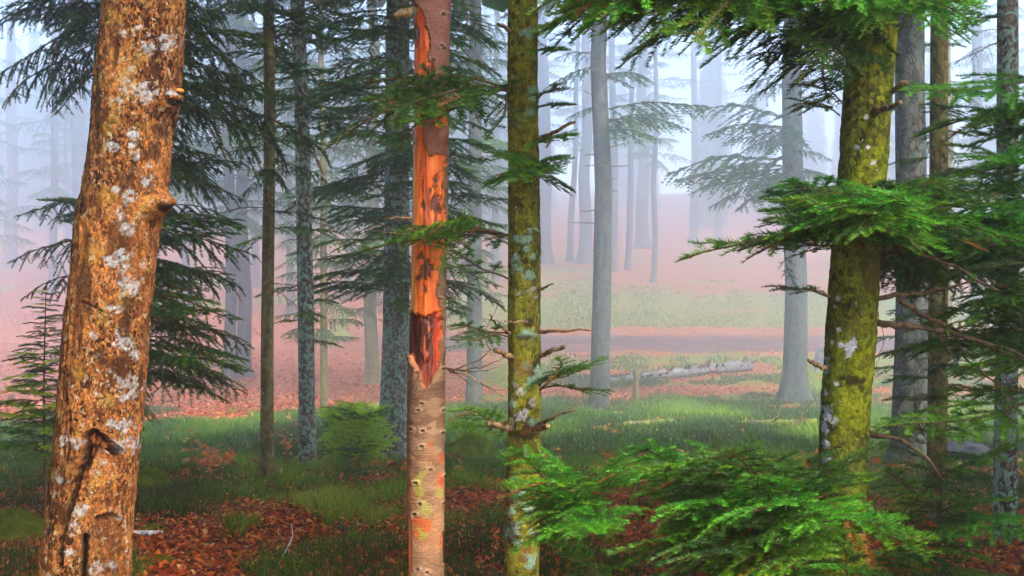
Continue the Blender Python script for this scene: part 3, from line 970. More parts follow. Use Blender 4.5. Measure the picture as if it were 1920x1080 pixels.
# --- right of centre: slim mossy fir with snags
D_SLIM = 4.7
slim_rows = [(-80, 952, 1008), (0, 952, 1008), (150, 951, 1008), (300, 953, 1011), (450, 953, 1014), (600, 952, 1013), (750, 953, 1015), (830, 951, 1014), (900, 948, 1012), (1000, 946, 1011), (1080, 947, 1010), (1180, 944, 1012)]
def slim_shape(V, T, cx, cyy, Rr):
    px, py = project(V)
    front = smooth(0.4, 0.0, np.sin(T))
    paint = np.zeros((len(V), 4))
    dr = jit(V, 24, 3) * 0.006 + jit(V, 90, 8) * 0.005
    lm = blobs(px, py, V, [(990, 68, 8), (985, 60, 7, 1.6), (1000, 170, 8), (998, 185, 9), (995, 210, 7), (968, 446, 6), (985, 448, 6, 1.6), (967, 483, 7), (965, 502, 8), (989, 468, 5), (1000, 482, 5), (992, 515, 9, 1.3), (978, 505, 4),
                           (988, 628, 8, 2), (1003, 700, 11), (996, 712, 9), (985, 690, 8), (962, 760, 7), (996, 790, 8), (966, 930, 14), (990, 950, 12), (960, 1000, 16), (992, 1050, 14), (958, 960, 9), (975, 1020, 10), (1000, 1000, 8), (962, 900, 9), (1003, 905, 7)], 15, 2.5) * front
    mixp(paint, lm * 0.9, (0.22, 0.36, 0.27))
    dr += lm * 0.004
    wm = blobs(px, py, V, [(975, 735, 7), (998, 752, 9, .7), (965, 720, 5), (985, 770, 5), (960, 792, 8, .6), (1000, 540, 5), (990, 548, 4), (972, 552, 4), (1004, 555, 4, .6), (986, 845, 7), (970, 700, 4), (975, 778, 9, 1.2)], 25, 2) * front
    mixp(paint, wm * smooth(0.3, 0.5, fbm(V * 95, 3, 33)) * 0.85, (0.42, 0.41, 0.43))
    bk = blobs(px, py, V, [(992, 604, 8), (985, 632, 5, 2.4), (958, 932, 12, .8), (952, 905, 10, .6), (963, 1010, 15), (955, 980, 10), (988, 812, 12, 1.2), (965, 815, 10, 1.2), (990, 970, 12, .8), (955, 170, 6)], 35, 3) * front
    mixp(paint, bk * 0.8, (0.03, 0.018, 0.012))
    rb = blobs(px, py, V, [(980, 690, 14, 1.3), (985, 800, 12), (960, 940, 14), (985, 1040, 12), (998, 575, 6, .4)], 45, 4) * front
    mixp(paint, rb * 0.5, (0.22, 0.07, 0.03))
    eye = line_d(px, py, [(986, 490), (995, 494), (1002, 506), (1003, 516)])
    mixp(paint, smooth(2.5, 1, eye) * front * 0.7, (0.05, 0.03, 0.01))
    dr += 0.006 * np.exp(-((eye - 4) / 2) ** 2) * front
    n3 = np.stack([np.cos(T), np.sin(T), 0 * T], 1)
    return V + n3 * dr[:, None], {'paint': ('FLOAT_COLOR', paint)}
prof = photo_prof(slim_rows, D_SLIM, 8.5)
V, Fq, at_, base = trunk_mesh('trunk', prof, None, 100, 0, 0.025, 0.2, 0.2, 5, 3, slim_shape, px_rows_z(D_SLIM, 1100, -10, 420, prof[0][0], 8.5))
slim = thing('mossy_fir', 'slim olive mossy fir trunk with broken snags beside the stripped dead spruce', 'tree', base)
link('trunk', mesh_from('trunk', V, Fq, M['mossy'], True, at_), slim)
for k, (pts, r0, r1) in enumerate((([(1010, 260, 4.62), (1040, 248, 4.5), (1076, 228, 4.42)], 0.011, 0.006), ([(1013, 622, 4.62), (1050, 620, 4.5), (1108, 619, 4.4)], 0.010, 0.003),
                                   ([(1013, 668, 4.62), (1035, 658, 4.52), (1060, 650, 4.45)], 0.012, 0.008), ([(960, 672, 4.6), (945, 664, 4.5), (930, 655, 4.42)], 0.013, 0.009),
                                   ([(960, 806, 4.6), (935, 798, 4.5), (915, 792, 4.42)], 0.013, 0.010), ([(1000, 805, 4.58), (1018, 803, 4.48), (1026, 800, 4.42)], 0.015, 0.010),
                                   ([(1010, 796, 4.62), (1040, 780, 4.5), (1080, 768, 4.42)], 0.009, 0.004), ([(1010, 544, 4.62), (1022, 538, 4.54), (1036, 532, 4.5)], 0.008, 0.003),
                                   ([(957, 60, 4.62), (945, 48, 4.55), (932, 44, 4.5)], 0.010, 0.005), ([(1008, 52, 4.64), (1020, 49, 4.58), (1033, 45, 4.52)], 0.008, 0.006),
                                   ([(988, 603, 4.57), (970, 604, 4.48), (945, 603, 4.42)], 0.006, 0.003), ([(957, 626, 4.6), (935, 612, 4.5), (918, 590, 4.42)], 0.008, 0.002),
                                   ([(920, 655, 4.5), (905, 630, 4.45), (940, 560, 4.4)], 0.002, 0.001))):
    limb(slim, pts, r0, r1, 'stub', 'snag', 0.0025, 7, 50 + k)

# --- right: stout moss-covered trunk
D_STOUT = 4.5
stout_rows = [(-80, 1604, 1692), (0, 1597, 1685), (100, 1588, 1678), (200, 1580, 1670), (300, 1574, 1664), (400, 1566, 1656), (500, 1557, 1648), (560, 1553, 1645), (650, 1548, 1640), (750, 1541, 1632), (850, 1536, 1626), (1000, 1526, 1622), (1080, 1518, 1620), (1200, 1500, 1624)]
def stout_shape(V, T, cx, cyy, Rr):
    px, py = project(V)
    front = smooth(0.4, 0.0, np.sin(T))
    paint = np.zeros((len(V), 4))
    dr = jit(V, 20, 3) * 0.010 + jit(V, 80, 8) * 0.006
    wl_ = blobs(px, py, V, [(1552, 775, 14, .8), (1550, 800, 12, .8), (1548, 740, 8, .5), (1549, 690, 10, .5), (1551, 672, 6), (1566, 786, 5), (1547, 836, 10, .7), (1546, 860, 9), (1572, 616, 4), (1571, 560, 4), (1565, 575, 3), (1576, 646, 5), (1598, 645, 10, .9), (1592, 660, 12, .8),
                             (1606, 275, 4), (1627, 275, 4), (1604, 290, 3), (1624, 220, 4), (1637, 307, 5), (1611, 367, 6, 1.5), (1560, 640, 3), (1568, 720, 4)], 25, 1.8) * front
    mixp(paint, wl_ * 0.92, (0.46, 0.46, 0.52))
    bk = blobs(px, py, V, [(1635, 52, 5), (1645, 207, 9, 1.4), (1600, 714, 11, 1.6), (1585, 575, 8), (1595, 562, 7), (1555, 800, 9), (1590, 195, 8)], 35, 3) * front
    mixp(paint, bk * 0.9, (0.018, 0.012, 0.006))
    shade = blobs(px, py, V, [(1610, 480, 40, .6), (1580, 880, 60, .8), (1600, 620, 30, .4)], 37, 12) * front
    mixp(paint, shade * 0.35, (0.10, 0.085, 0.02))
    n3 = np.stack([np.cos(T), np.sin(T), 0 * T], 1)
    return V + n3 * dr[:, None], {'paint': ('FLOAT_COLOR', paint)}
prof = photo_prof(stout_rows, D_STOUT, 9.0)
V, Fq, at_, base = trunk_mesh('trunk', prof, None, 120, 0, 0.03, 0.25, 0.25, 5, 5, stout_shape, px_rows_z(D_STOUT, 1100, -10, 380, prof[0][0], 9.0))
stout = thing('mossy_fir', 'stout leaning fir trunk coated in yellow-green moss, hung with bright green boughs', 'tree', base)
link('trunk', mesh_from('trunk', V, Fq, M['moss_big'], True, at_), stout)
for k, (pts, r0, r1) in enumerate((([(1640, 208, 4.42), (1665, 202, 4.3), (1688, 192, 4.22)], 0.013, 0.009), ([(1668, 175, 4.45), (1685, 163, 4.35), (1700, 153, 4.3)], 0.012, 0.011),
                                   ([(1556, 556, 4.45), (1535, 545, 4.36), (1514, 535, 4.3)], 0.007, 0.003), ([(1548, 692, 4.44), (1530, 684, 4.34), (1515, 675, 4.28)], 0.010, 0.007))):
    limb(stout, pts, r0, r1, 'stub', 'snag', 0.0025, 7, 80 + k)
for k, (pts, r0, r1) in enumerate((([(1644, 560, 4.5), (1700, 552, 4.5), (1760, 545, 4.45), (1820, 525, 4.4)], 0.013, 0.004), ([(1640, 604, 4.5), (1690, 612, 4.45), (1760, 618, 4.4), (1930, 668, 4.3)], 0.017, 0.007),
                                   ([(1684, 562, 4.5), (1730, 590, 4.5), (1800, 625, 4.5), (1930, 680, 4.5)], 0.012, 0.004), ([(1645, 470, 4.5), (1700, 462, 4.4), (1790, 500, 4.3), (1870, 545, 4.2)], 0.012, 0.005),
                                   ([(1625, 815, 4.5), (1680, 820, 4.4), (1730, 850, 4.35), (1770, 900, 4.3)], 0.012, 0.004), ([(1790, 640, 4.42), (1820, 680, 4.4), (1870, 720, 4.35), (1898, 760, 4.3)], 0.005, 0.002),
                                   ([(1760, 625, 4.42), (1785, 665, 4.4), (1792, 698, 4.4)], 0.004, 0.0015), ([(1640, 560, 4.5), (1660, 640, 4.4), (1640, 690, 4.35)], 0.002, 0.001))):
    limb(stout, pts, r0, r1, 'twig', 'limb', 0.004, 7, 90 + k)

# ------------------------------------------------------------------ simple standing trunks
def stand(name, label, px, py, w, mat, top_px=None, height=16, flare=0.45, seed=1, group=None, nseg=20, d=None, amp=0.03, taper=0.55, cat='tree'):
    if d is None:
        b = hit(px, py)
    else:
        x = (px - 960) / F * d
        b = Vector((x, d, tz(x, d)))
    r = w / 2 / F * b.y
    tp = px if top_px is None else top_px
    dx = (tp - px) / F * b.y
    zt = EYE + 540 / F * b.y            # height of the picture's top edge there
    rows = []
    rg = random.Random(seed)
    for k in range(9):
        f = k / 8
        z = b.z - 0.12 + f * (height + 0.12)
        rows.append((z, b.x + dx * (z - b.z) / max(1, zt - b.z) + rg.uniform(-1, 1) * r * 0.45 * (k > 0), b.y, r * (1.03 - taper * f)))
    V, Fq, _, base = trunk_mesh('trunk', rows, None, nseg, 0, amp, flare, 0.22 + r * 0.8, 5, seed, None,
                                np.concatenate([np.linspace(rows[0][0], b.z + 1.2, 16)[:-1], np.linspace(b.z + 1.2, b.z + height, 44)]))
    t = thing(name, label, cat, base, group)
    link('trunk', mesh_from('trunk', V, Fq, M[mat]), t)
    t_ax[t.name] = rows
    return t
t_ax = {}

def axis(tree, z):
    rows = t_ax[tree.name]
    zz = [q[0] for q in rows]
    return Vector((np.interp(z, zz, [q[1] for q in rows]), np.interp(z, zz, [q[2] for q in rows]), z)), float(np.interp(z, zz, [q[3] for q in rows]))

def whorls(tree, z0, z1, n, l0, l1, kind, mats, drop=(-0.35, 0.1), seed=1, az=None, wide=(0.85, 1.2)):
    """boughs spread round the trunk between two heights; l0 lowest, l1 highest"""
    rg = random.Random(seed)
    for k in range(n):
        f = (k + rg.random()) / n
        z = z0 + (z1 - z0) * f
        p, r = axis(tree, z)
        a = k * 2.39996 + rg.uniform(-.5, .5) if az is None else rg.uniform(*az)
        L = (l0 + (l1 - l0) * f) * rg.uniform(0.7, 1.15)
        d = Vector((math.cos(a), math.sin(a), rg.uniform(*drop)))
        bough(tree, p + d * r * 0.6, p + d * L, kind, rg.choice(mats), rg.uniform(-.25, .25), rg.uniform(*wide), rnd=rg)

def pz(py, d):
    return EYE - (py - 540) / F * d

def stubs(tree, n, z0, z1, lo=0.1, hi=0.4, seed=3, mat='twig', name='stub'):
    rg = random.Random(seed)
    for k in range(n):
        z = rg.uniform(z0, z1)
        p, r = axis(tree, z)
        a = rg.choice([0, math.pi]) + rg.uniform(-.7, .7)
        L = rg.uniform(lo, hi)
        d = Vector((math.cos(a), math.sin(a), rg.uniform(-.15, .3)))
        tube(name, [p + d * r * .7, p + d * (r + L * .5), p + d * (r + L) + Vector((0, 0, rg.uniform(-.1, .06) * L))], [0.012 + 0.004 * (p.y > 15), 0.004], M[mat], tree, 5, 0.004, seed + k)

# mid-distance trunks
olive = stand('fir_tree', 'thin straight olive trunk, first clear tree in from the spotted beech', 500, 905, 24, 'olive', 502, 13, 0.35, 11, nseg=24)
lich = stand('fir_tree', 'grey-green lichen-crusted trunk with a wavy stem beside the thin olive trunk', 577, 880, 31, 'lichen', 560, 15, 0.2, 12, nseg=28, amp=0.06)
thin = stand('fir_tree', 'very thin dark trunk just behind the lichen-crusted wavy one', 607, 782, 14, 'olive', 603, 20, 0.2, 13)
big = stand('fir_tree', 'broad lichen-grey trunk with flared mossy roots behind the dead spruce', 738, 868, 50, 'lichen', 742, 20, 0.9, 14, nseg=40, amp=0.05)
dim = stand('fir_tree', 'dim brownish trunk on the pink leaf slope left of the broad flared trunk', 699, 722, 25, 'olive', 699, 30, 0.8, 15)
haz = stand('fir_tree', 'hazy grey trunk seen between the dead spruce and the slim mossy fir', 889, 762, 29, 'grey', 893, 30, 0.25, 16)
cl1 = stand('fir_tree', 'straight bare grey trunk standing alone left of the fallen log', 1123, 765, 36, 'grey', 1125, 32, 0.15, 17, nseg=32)
cl2 = stand('fir_tree', 'grey trunk with flared foot and drooping hazy boughs beyond the stout mossy fir', 1490, 752, 43, 'grey', 1490, 34, 0.7, 18, nseg=32)
rb1 = stand('fir_tree', 'wide grey-brown trunk directly behind the stout mossy fir', 1702, 872, 60, 'grey', 1706, 18, 0.35, 19, nseg=30)
rb2 = stand('fir_tree', 'slender brown trunk, middle one of three right of the stout mossy fir', 1756, 985, 36, 'olive', 1757, 14, 0.2, 20, nseg=26)
rb3 = stand('fir_tree', 'slender trunk crusted with turquoise lichen at the far right edge', 1884, 1022, 41, 'lichen', 1887, 14, 0.2, 21, nseg=30)
rb4 = stand('fir_tree', 'thin dark trunk far behind the middle slender brown trunk at right', 1781, 770, 13, 'olive', 1779, 22, 0.2, 22)
bl1 = stand('fir_tree', 'blue-grey trunk in the mist, thinner of a close pair', 429, 715, 22, 'far', 429, 32, 0.4, 23)
bl2 = stand('fir_tree', 'blue-grey trunk in the mist, thicker of a close pair', 456, 708, 27, 'far', 453, 32, 0.7, 24)
hid = stand('spruce_tree', 'dark drooping spruce whose trunk hides behind the spotted beech', 222, 955, 22, 'twig', 232, 9, 0.2, 25, d=8.6)

# faint trunks far off in the fog
G = 'faint trunks in the fog'
far_list = [(1021, 495, 27, 1016, 'faint broad trunk in fog just right of the slim mossy fir'), (1069, 490, 12, 1086, 'faint thin leaning trunk in fog, left of the lone bare grey trunk'),
            (1097, 494, 24, 1100, 'faint flared trunk half hidden by the lone bare grey trunk'), (1150, 508, 17, 1150, 'faint trunk in fog touching the right side of the lone bare grey trunk'),
            (1177, 505, 12, 1190, 'faint thin leaning trunk in fog, second right of the lone bare grey trunk'), (1205, 466, 24, 1203, 'faint thick trunk in fog, third right of the lone bare grey trunk'),
            (1226, 530, 11, 1230, 'palest slim sapling trunk standing nearest on the foggy slope'), (1300, 462, 16, 1303, 'faint trunk in fog midway between the two clear grey trunks'),
            (1346, 452, 14, 1352, 'faint trunk in fog, right one of the pair midway to the flared grey trunk'), (152, 520, 34, 152, 'blue-grey misty trunk just left of the spotted beech'), (128, 480, 14, 126, 'pale thin misty trunk beside the blue-grey one left of the beech'),
            (22, 500, 22, 20, 'very faint trunk at the left picture edge'), (1830, 600, 24, 1828, 'faint pale trunk between the slender trunks at the right'), ]
fars = []
for k, (px, py, w, tp, lab) in enumerate(far_list):
    t = stand('distant_tree', lab, px, py, w, 'far', tp, 38, 0.6, 100 + k, G, 14)
    fars.append(t)
    b = t.location
    sc = b.y / 60
    stubs(t, 5, b.z + 1.5 * sc, b.z + 9 * sc, 0.4 * sc, 1.5 * sc, 200 + k)
    put_crown(t, FAR_THIN if k % 3 else FAR_FULL, k, b.z + 6.5 * sc, 35 - 6.5 * sc, sc * (1.0 if k % 3 else 0.75), ('spruce', 'fir_dark')[k % 2])

misty = [(-20, 640, 84, 'misty conifer cut by the left picture edge'), (100, 610, 96, 'misty conifer between the left edge and the spotted beech'),
         (350, 655, 88, 'misty blue conifer left of the close pair of blue trunks'), (480, 600, 100, 'misty blue conifer behind the thin olive trunk'),
         (545, 640, 86, 'misty green conifer between the olive and lichen-crusted trunks'), (650, 650, 92, 'misty green conifer above the bushy young spruce'), (830, 610, 98, 'misty conifer hidden partly by the dead spruce'),
         (930, 600, 104, 'misty conifer close to the left side of the slim mossy fir'), (1900, 620, 84, 'misty conifer at the right picture edge'), (1660, 560, 110, 'misty conifer behind the stout mossy fir')]
for k, (px, py, dd, lab) in enumerate(misty):
    t = stand('distant_spruce', lab, px, py, 16, 'far', px + (k % 3 - 1) * 6, 32 + (k * 5) % 6, 0.3, 400 + k, 'misty conifers', 12, d=dd, taper=0.8)
    b = t.location
    sc = dd / 60
    put_crown(t, FAR_FULL, k, b.z + 4.2 * sc, 27, sc * .85, ('spruce', 'fir_dark')[k % 2])

rg = np.random.default_rng(77)
VV, TT = [], []
cr = [crown_mesh(60 + i, 110, 0.0, 1.0, 1.0) for i in range(4)]
for k in range(150):
    y_ = rg.uniform(160, 232)
    px_ = rg.uniform(-150, 2070)
    if 1040 < px_ < 1580 and y_ < 218 and rg.random() < 0.92:
        continue
    x_ = (px_ - 960) / F * y_
    H, Rd = rg.uniform(26, 38), rg.uniform(2.6, 4.2)
    z_ = tz(x_, y_)
    V, T = cr[k % 4]
    a_ = rg.uniform(0, 6.28)
    c_, s_ = math.cos(a_), math.sin(a_)
    X_ = (V[:, 0] * c_ - V[:, 1] * s_) * Rd
    Y_ = (V[:, 0] * s_ + V[:, 1] * c_) * Rd
    VV.append(np.stack([x_ + X_, y_ + Y_, z_ + 7 + V[:, 2] * (H - 7)], 1))
    TT.append(T)
    w = rg.uniform(.25, .45)
    for q in range(4):      # trunk: four long faces
        a0, a1 = q * math.pi / 2, (q + 1) * math.pi / 2
        A = np.array([x_ + w * math.cos(a0), y_ + w * math.sin(a0), z_ - .5])
        B = np.array([x_ + w * math.cos(a1), y_ + w * math.sin(a1), z_ - .5])
        Tp = np.array([x_, y_, z_ + H])
        VV.append(np.array([A, B, Tp])); TT.append(np.array([.1] * 3))
VV, TT = np.concatenate(VV), np.concatenate(TT)
tag(link('distant_wood', mesh_from('distant_wood', VV, np.arange(len(VV)).reshape(-1, 3), M['spruce'], False, {'tint': ('FLOAT', TT)})), 'faint wood of conifers on the crest, lost in the mist', None, kind='stuff')

# ------------------------------------------------------------------ foliage on the mid-distance trees
whorls(hid, pz(720, 8.6), pz(400, 8.6), 30, 0.85, 0.9, 'mid', ['fir', 'fir_dark', 'fir_dark'], (-0.4, 0.1), 7, (-1.7, 1.7))
whorls(hid, pz(400, 8.6), pz(170, 8.6), 16, 0.9, 1.1, 'mid_droop', ['spruce', 'fir_dark', 'fir_dark'], (-0.35, 0.15), 8, (-1.3, 1.3))
whorls(hid, pz(110, 8.6), pz(-260, 8.6), 44, 1.0, 1.1, 'mid_droop', ['spruce', 'fir_dark', 'fir_dark'], (-0.4, 0.15), 9)
for k, (a, b_, c_, d_, e_, m_) in enumerate(((228, 40, -30, 165, 8.3, 'spruce'), (228, -40, -20, 60, 8.5, 'spruce'), (228, 20, 20, 30, 8.7, 'fir_dark'), (228, 70, 20, 190, 8.9, 'spruce'), (228, 60, 90, 200, 8.2, 'spruce'), (228, 150, 605, 285, 8.2, 'spruce'),
                                             (228, 130, 500, 190, 8.6, 'spruce'), (228, 20, 470, 90, 8.4, 'fir_dark'), (228, -30, 420, 40, 8.2, 'spruce'), (228, 90, 440, 160, 8.2, 'spruce'), (228, 60, 400, 110, 8.9, 'spruce'),
                                             (226, 380, 30, 405, 8.2, 'fir_dark'), (226, 400, 75, 375, 8.4, 'fir'), (226, 440, 20, 490, 8.3, 'fir_dark'), (226, 500, 40, 560, 8.4, 'fir_dark'),
                                             (224, 400, 455, 430, 8.4, 'fir'), (224, 440, 470, 480, 8.3, 'fir_dark'), (224, 490, 450, 540, 8.4, 'fir_dark'), (224, 540, 440, 600, 8.3, 'fir'), (224, 600, 460, 660, 8.4, 'fir_dark'), (224, 640, 455, 700, 8.3, 'fir'),
                                             (224, 660, 440, 745, 8.2, 'fir_dark'), (224, 580, 430, 640, 8.8, 'fir_dark'), (224, 690, 400, 740, 8.7, 'fir'))):
    bough(hid, at(a, b_, 8.6), at(c_, d_, e_), 'mid_droop' if m_ != 'fir' else 'mid', m_, rnd.uniform(-.4, .4), 1.15, rnd=rnd)
limb(hid, [(240, 150, 8.6), (345, 190, 8.4), (440, 235, 8.3), (590, 290, 8.2)], 0.016, 0.004, 'twig', 'limb', 0.01, 6, 5)

D = olive.location.y
whorls(olive, pz(140, D), pz(-250, D), 26, 0.75, 0.8, 'mid', ['fir_dark', 'fir', 'spruce'], (-0.4, 0.1), 31)
for k, (py0, c_, d_, e_, kd, m_) in enumerate(((262, 620, 275, 9.8, 'mid', 'fir'), (275, 420, 290, 9.6, 'mid_droop', 'fir_dark'), (300, 610, 340, 9.7, 'mid_droop', 'fir_dark'), (330, 440, 380, 9.7, 'mid_droop', 'fir_dark'), (390, 330, 420, 9.7, 'bare', 'spruce'),
                                               (395, 610, 415, 9.7, 'mid', 'fir_dark'), (430, 640, 440, 9.6, 'mid', 'fir'), (60, 640, 75, 9.6, 'mid', 'fir'), (100, 380, 110, 9.8, 'mid', 'fir_dark'), (540, 600, 610, 9.8, 'bare', 'spruce'), (530, 640, 560, 9.8, 'bare', 'spruce'),
                                               (640, 465, 610, 9.7, 'bare', 'spruce'), (180, 600, 200, 9.6, 'mid', 'fir_dark'), (320, 520, 345, 9.2, 'mid_droop', 'fir_dark'), (440, 420, 480, 9.8, 'mid', 'fir'), (250, 430, 225, 9.9, 'bare', 'spruce'))):
    p, r = axis(olive, pz(py0, D))
    bough(olive, p, at(c_, d_, e_), kd, m_, rnd.uniform(-.4, .4), rnd.uniform(.8, 1.1), rnd=rnd)
D = lich.location.y
whorls(lich, pz(250, D), pz(-300, D), 46, 0.8, 0.8, 'mid', ['fir_dark', 'fir', 'spruce'], (-0.45, 0.05), 37)
whorls(lich, pz(480, D), pz(260, D), 10, 0.6, 0.6, 'bare', ['spruce'], (-0.4, 0.0), 38)
whorls(lich, pz(640, D), pz(520, D), 5, 0.5, 0.6, 'mid', ['fir_dark', 'fir'], (-0.4, 0.0), 39)
D = thin.location.y
whorls(thin, pz(640, D), pz(100, D), 40, 1.4, 2.1, 'far', ['spruce', 'fir_dark'], (-0.4, 0.05), 41)
whorls(thin, pz(500, D), pz(-100, D), 14, 1.7, 1.7, 'bare', ['spruce'], (-0.4, 0.05), 43)
D = big.location.y
whorls(big, pz(560, D), pz(-300, D), 135, 1.15, 1.6, 'mid', ['fir_dark', 'fir_dark', 'spruce', 'fir'], (-0.4, 0.05), 45)
D = dim.location.y
whorls(dim, pz(600, D), pz(250, D), 34, 2.4, 3.6, 'far', ['spruce', 'fir_dark'], (-0.35, 0.05), 47)
D = haz.location.y
whorls(haz, pz(660, D), pz(-200, D), 66, 1.6, 3.0, 'far', ['fir_dark', 'spruce', 'fir'], (-0.4, 0.05), 49)
D = bl1.location.y
whorls(bl1, pz(430, D), pz(-300, D), 44, 3.6, 5.0, 'far', ['spruce', 'fir_dark'], (-0.4, 0.0), 51)
whorls(bl2, pz(400, D), pz(-300, D), 44, 3.6, 5.0, 'far', ['spruce', 'fir_dark'], (-0.4, 0.0), 53)
# boughs over the clearing
D = cl1.location.y
for (py0, c_, d_, e_) in ((205, 1330, 205, D - 1), (225, 1290, 240, D - 1.5), (245, 1235, 262, D - 2), (235, 1250, 215, D + 1), (125, 1020, 170, D - 1), (100, 1040, 110, D), (200, 1060, 225, D + 1), (140, 1210, 150, D + 2), (40, 1260, 60, D - 1), (-30, 1000, 30, D)):
    p, r = axis(cl1, pz(py0, D))
    bough(cl1, p, at(c_, d_, e_), 'far', rnd.choice(['spruce', 'fir_dark']), rnd.uniform(-.3, .3), 1.0, rnd=rnd)
limb(cl1, [(1140, 145, D), (1165, 152, D), (1190, 166, D)], 0.05, 0.024, 'far', 'limb', 0.01, 6, 9)
for k, (py0, px1, py1) in enumerate(((262, 1160, 257), (276, 1172, 268), (312, 1178, 311), (290, 1094, 291), (310, 1096, 311), (418, 1072, 417), (335, 1158, 334), (358, 1158, 358), (395, 1090, 396), (178, 1096, 170))):
    limb(cl1, [(1123, py0, D), ((1123 + px1) / 2, py0, D), (px1, py1, D - .2)], 0.024, 0.012, 'twig', 'stub', 0.006, 5, 11 + k)
whorls(cl1, pz(20, D), pz(-500, D), 22, 3.4, 3.0, 'far', ['spruce', 'fir_dark'], (-0.4, 0.0), 55)
D = cl2.location.y
for (py0, c_, d_, e_) in ((225, 1305, 205, D - 1), (240, 1330, 250, D - 1.5), (250, 1360, 270, D), (255, 1380, 290, D + 1), (300, 1250, 325, D - 1), (310, 1275, 345, D - 1.8), (315, 1300, 360, D), (325, 1330, 390, D + .5), (330, 1390, 395, D - 1.5), (120, 1360, 110, D - 1), (140, 1380, 170, D),
                          (150, 1400, 200, D - 1), (280, 1560, 300, D - 1), (310, 1580, 350, D), (180, 1570, 200, D), (60, 1370, 60, D), (320, 1440, 375, D - 2.5), (240, 1450, 290, D - 2.5), (320, 1560, 340, D - 2), (160, 1560, 150, D - 1)):
    p, r = axis(cl2, pz(py0, D))
    bough(cl2, p, at(c_, d_, e_), 'far', rnd.choice(['spruce', 'fir_dark']), rnd.uniform(-.3, .3), 1.05, rnd=rnd)
whorls(cl2, pz(60, D), pz(-500, D), 24, 4.0, 3.4, 'far', ['spruce', 'fir_dark'], (-0.4, 0.0), 57)
# right-hand group
D = rb1.location.y
whorls(rb1, pz(260, D), pz(-260, D), 16, 0.7, 0.9, 'mid', ['fir_dark', 'spruce'], (-0.4, 0.05), 59)
whorls(rb1, pz(730, D), pz(500, D), 9, 0.6, 0.6, 'mid', ['fir_dark', 'spruce'], (-0.3, 0.05), 60)
D = rb2.location.y
whorls(rb2, pz(420, D), pz(160, D), 9, 0.5, 0.5, 'mid', ['fir_dark', 'spruce'], (-0.35, 0.1), 61)
whorls(rb2, pz(900, D), pz(560, D), 16, 0.5, 0.5, 'mid', ['fir_dark'], (-0.3, 0.1), 62)
whorls(rb2, pz(900, D), pz(300, D), 12, 0.5, 0.5, 'bare', ['spruce'], (-0.4, 0.1), 63)
D = rb3.location.y
for (py0, c_, d_, e_, kd, m_) in ((60, 1790, 65, 6.7, 'bare', 'spruce'), (80, 1775, 130, 6.5, 'bare', 'spruce'), (35, 1790, 30, 6.8, 'mid', 'spruce'), (20, 1780, 70, 6.9, 'mid', 'spruce'), (-20, 1800, -10, 6.6, 'mid', 'spruce'),
                                  (220, 1770, 200, 6.8, 'mid', 'fir_dark'), (330, 1760, 330, 6.7, 'mid', 'fir_dark'), (300, 1770, 270, 6.7, 'mid', 'fir'), (560, 1790, 560, 6.7, 'mid', 'spruce'), (620, 1780, 640, 6.6, 'mid', 'fir_dark'), (520, 1800, 500, 6.6, 'mid', 'fir_dark')):
    p, r = axis(rb3, pz(py0, D))
    bough(rb3, p, at(c_, d_, e_), kd, m_, rnd.uniform(-.3, .3), 0.9, rnd=rnd)
whorls(rb4, rb4.location.z + 3.4, rb4.location.z + 18, 16, 2.0, 1.6, 'far', ['spruce', 'fir_dark'], (-0.4, 0.0), 65)

# ------------------------------------------------------------------ near boughs
def near(tree, rows):
    for (x0, y0, d0, x1, y1, d1, kd, m_, roll, wide) in rows:
        bough(tree, at(x0, y0, d0), at(x1, y1, d1), kd, m_, roll, wide, rnd=rnd)

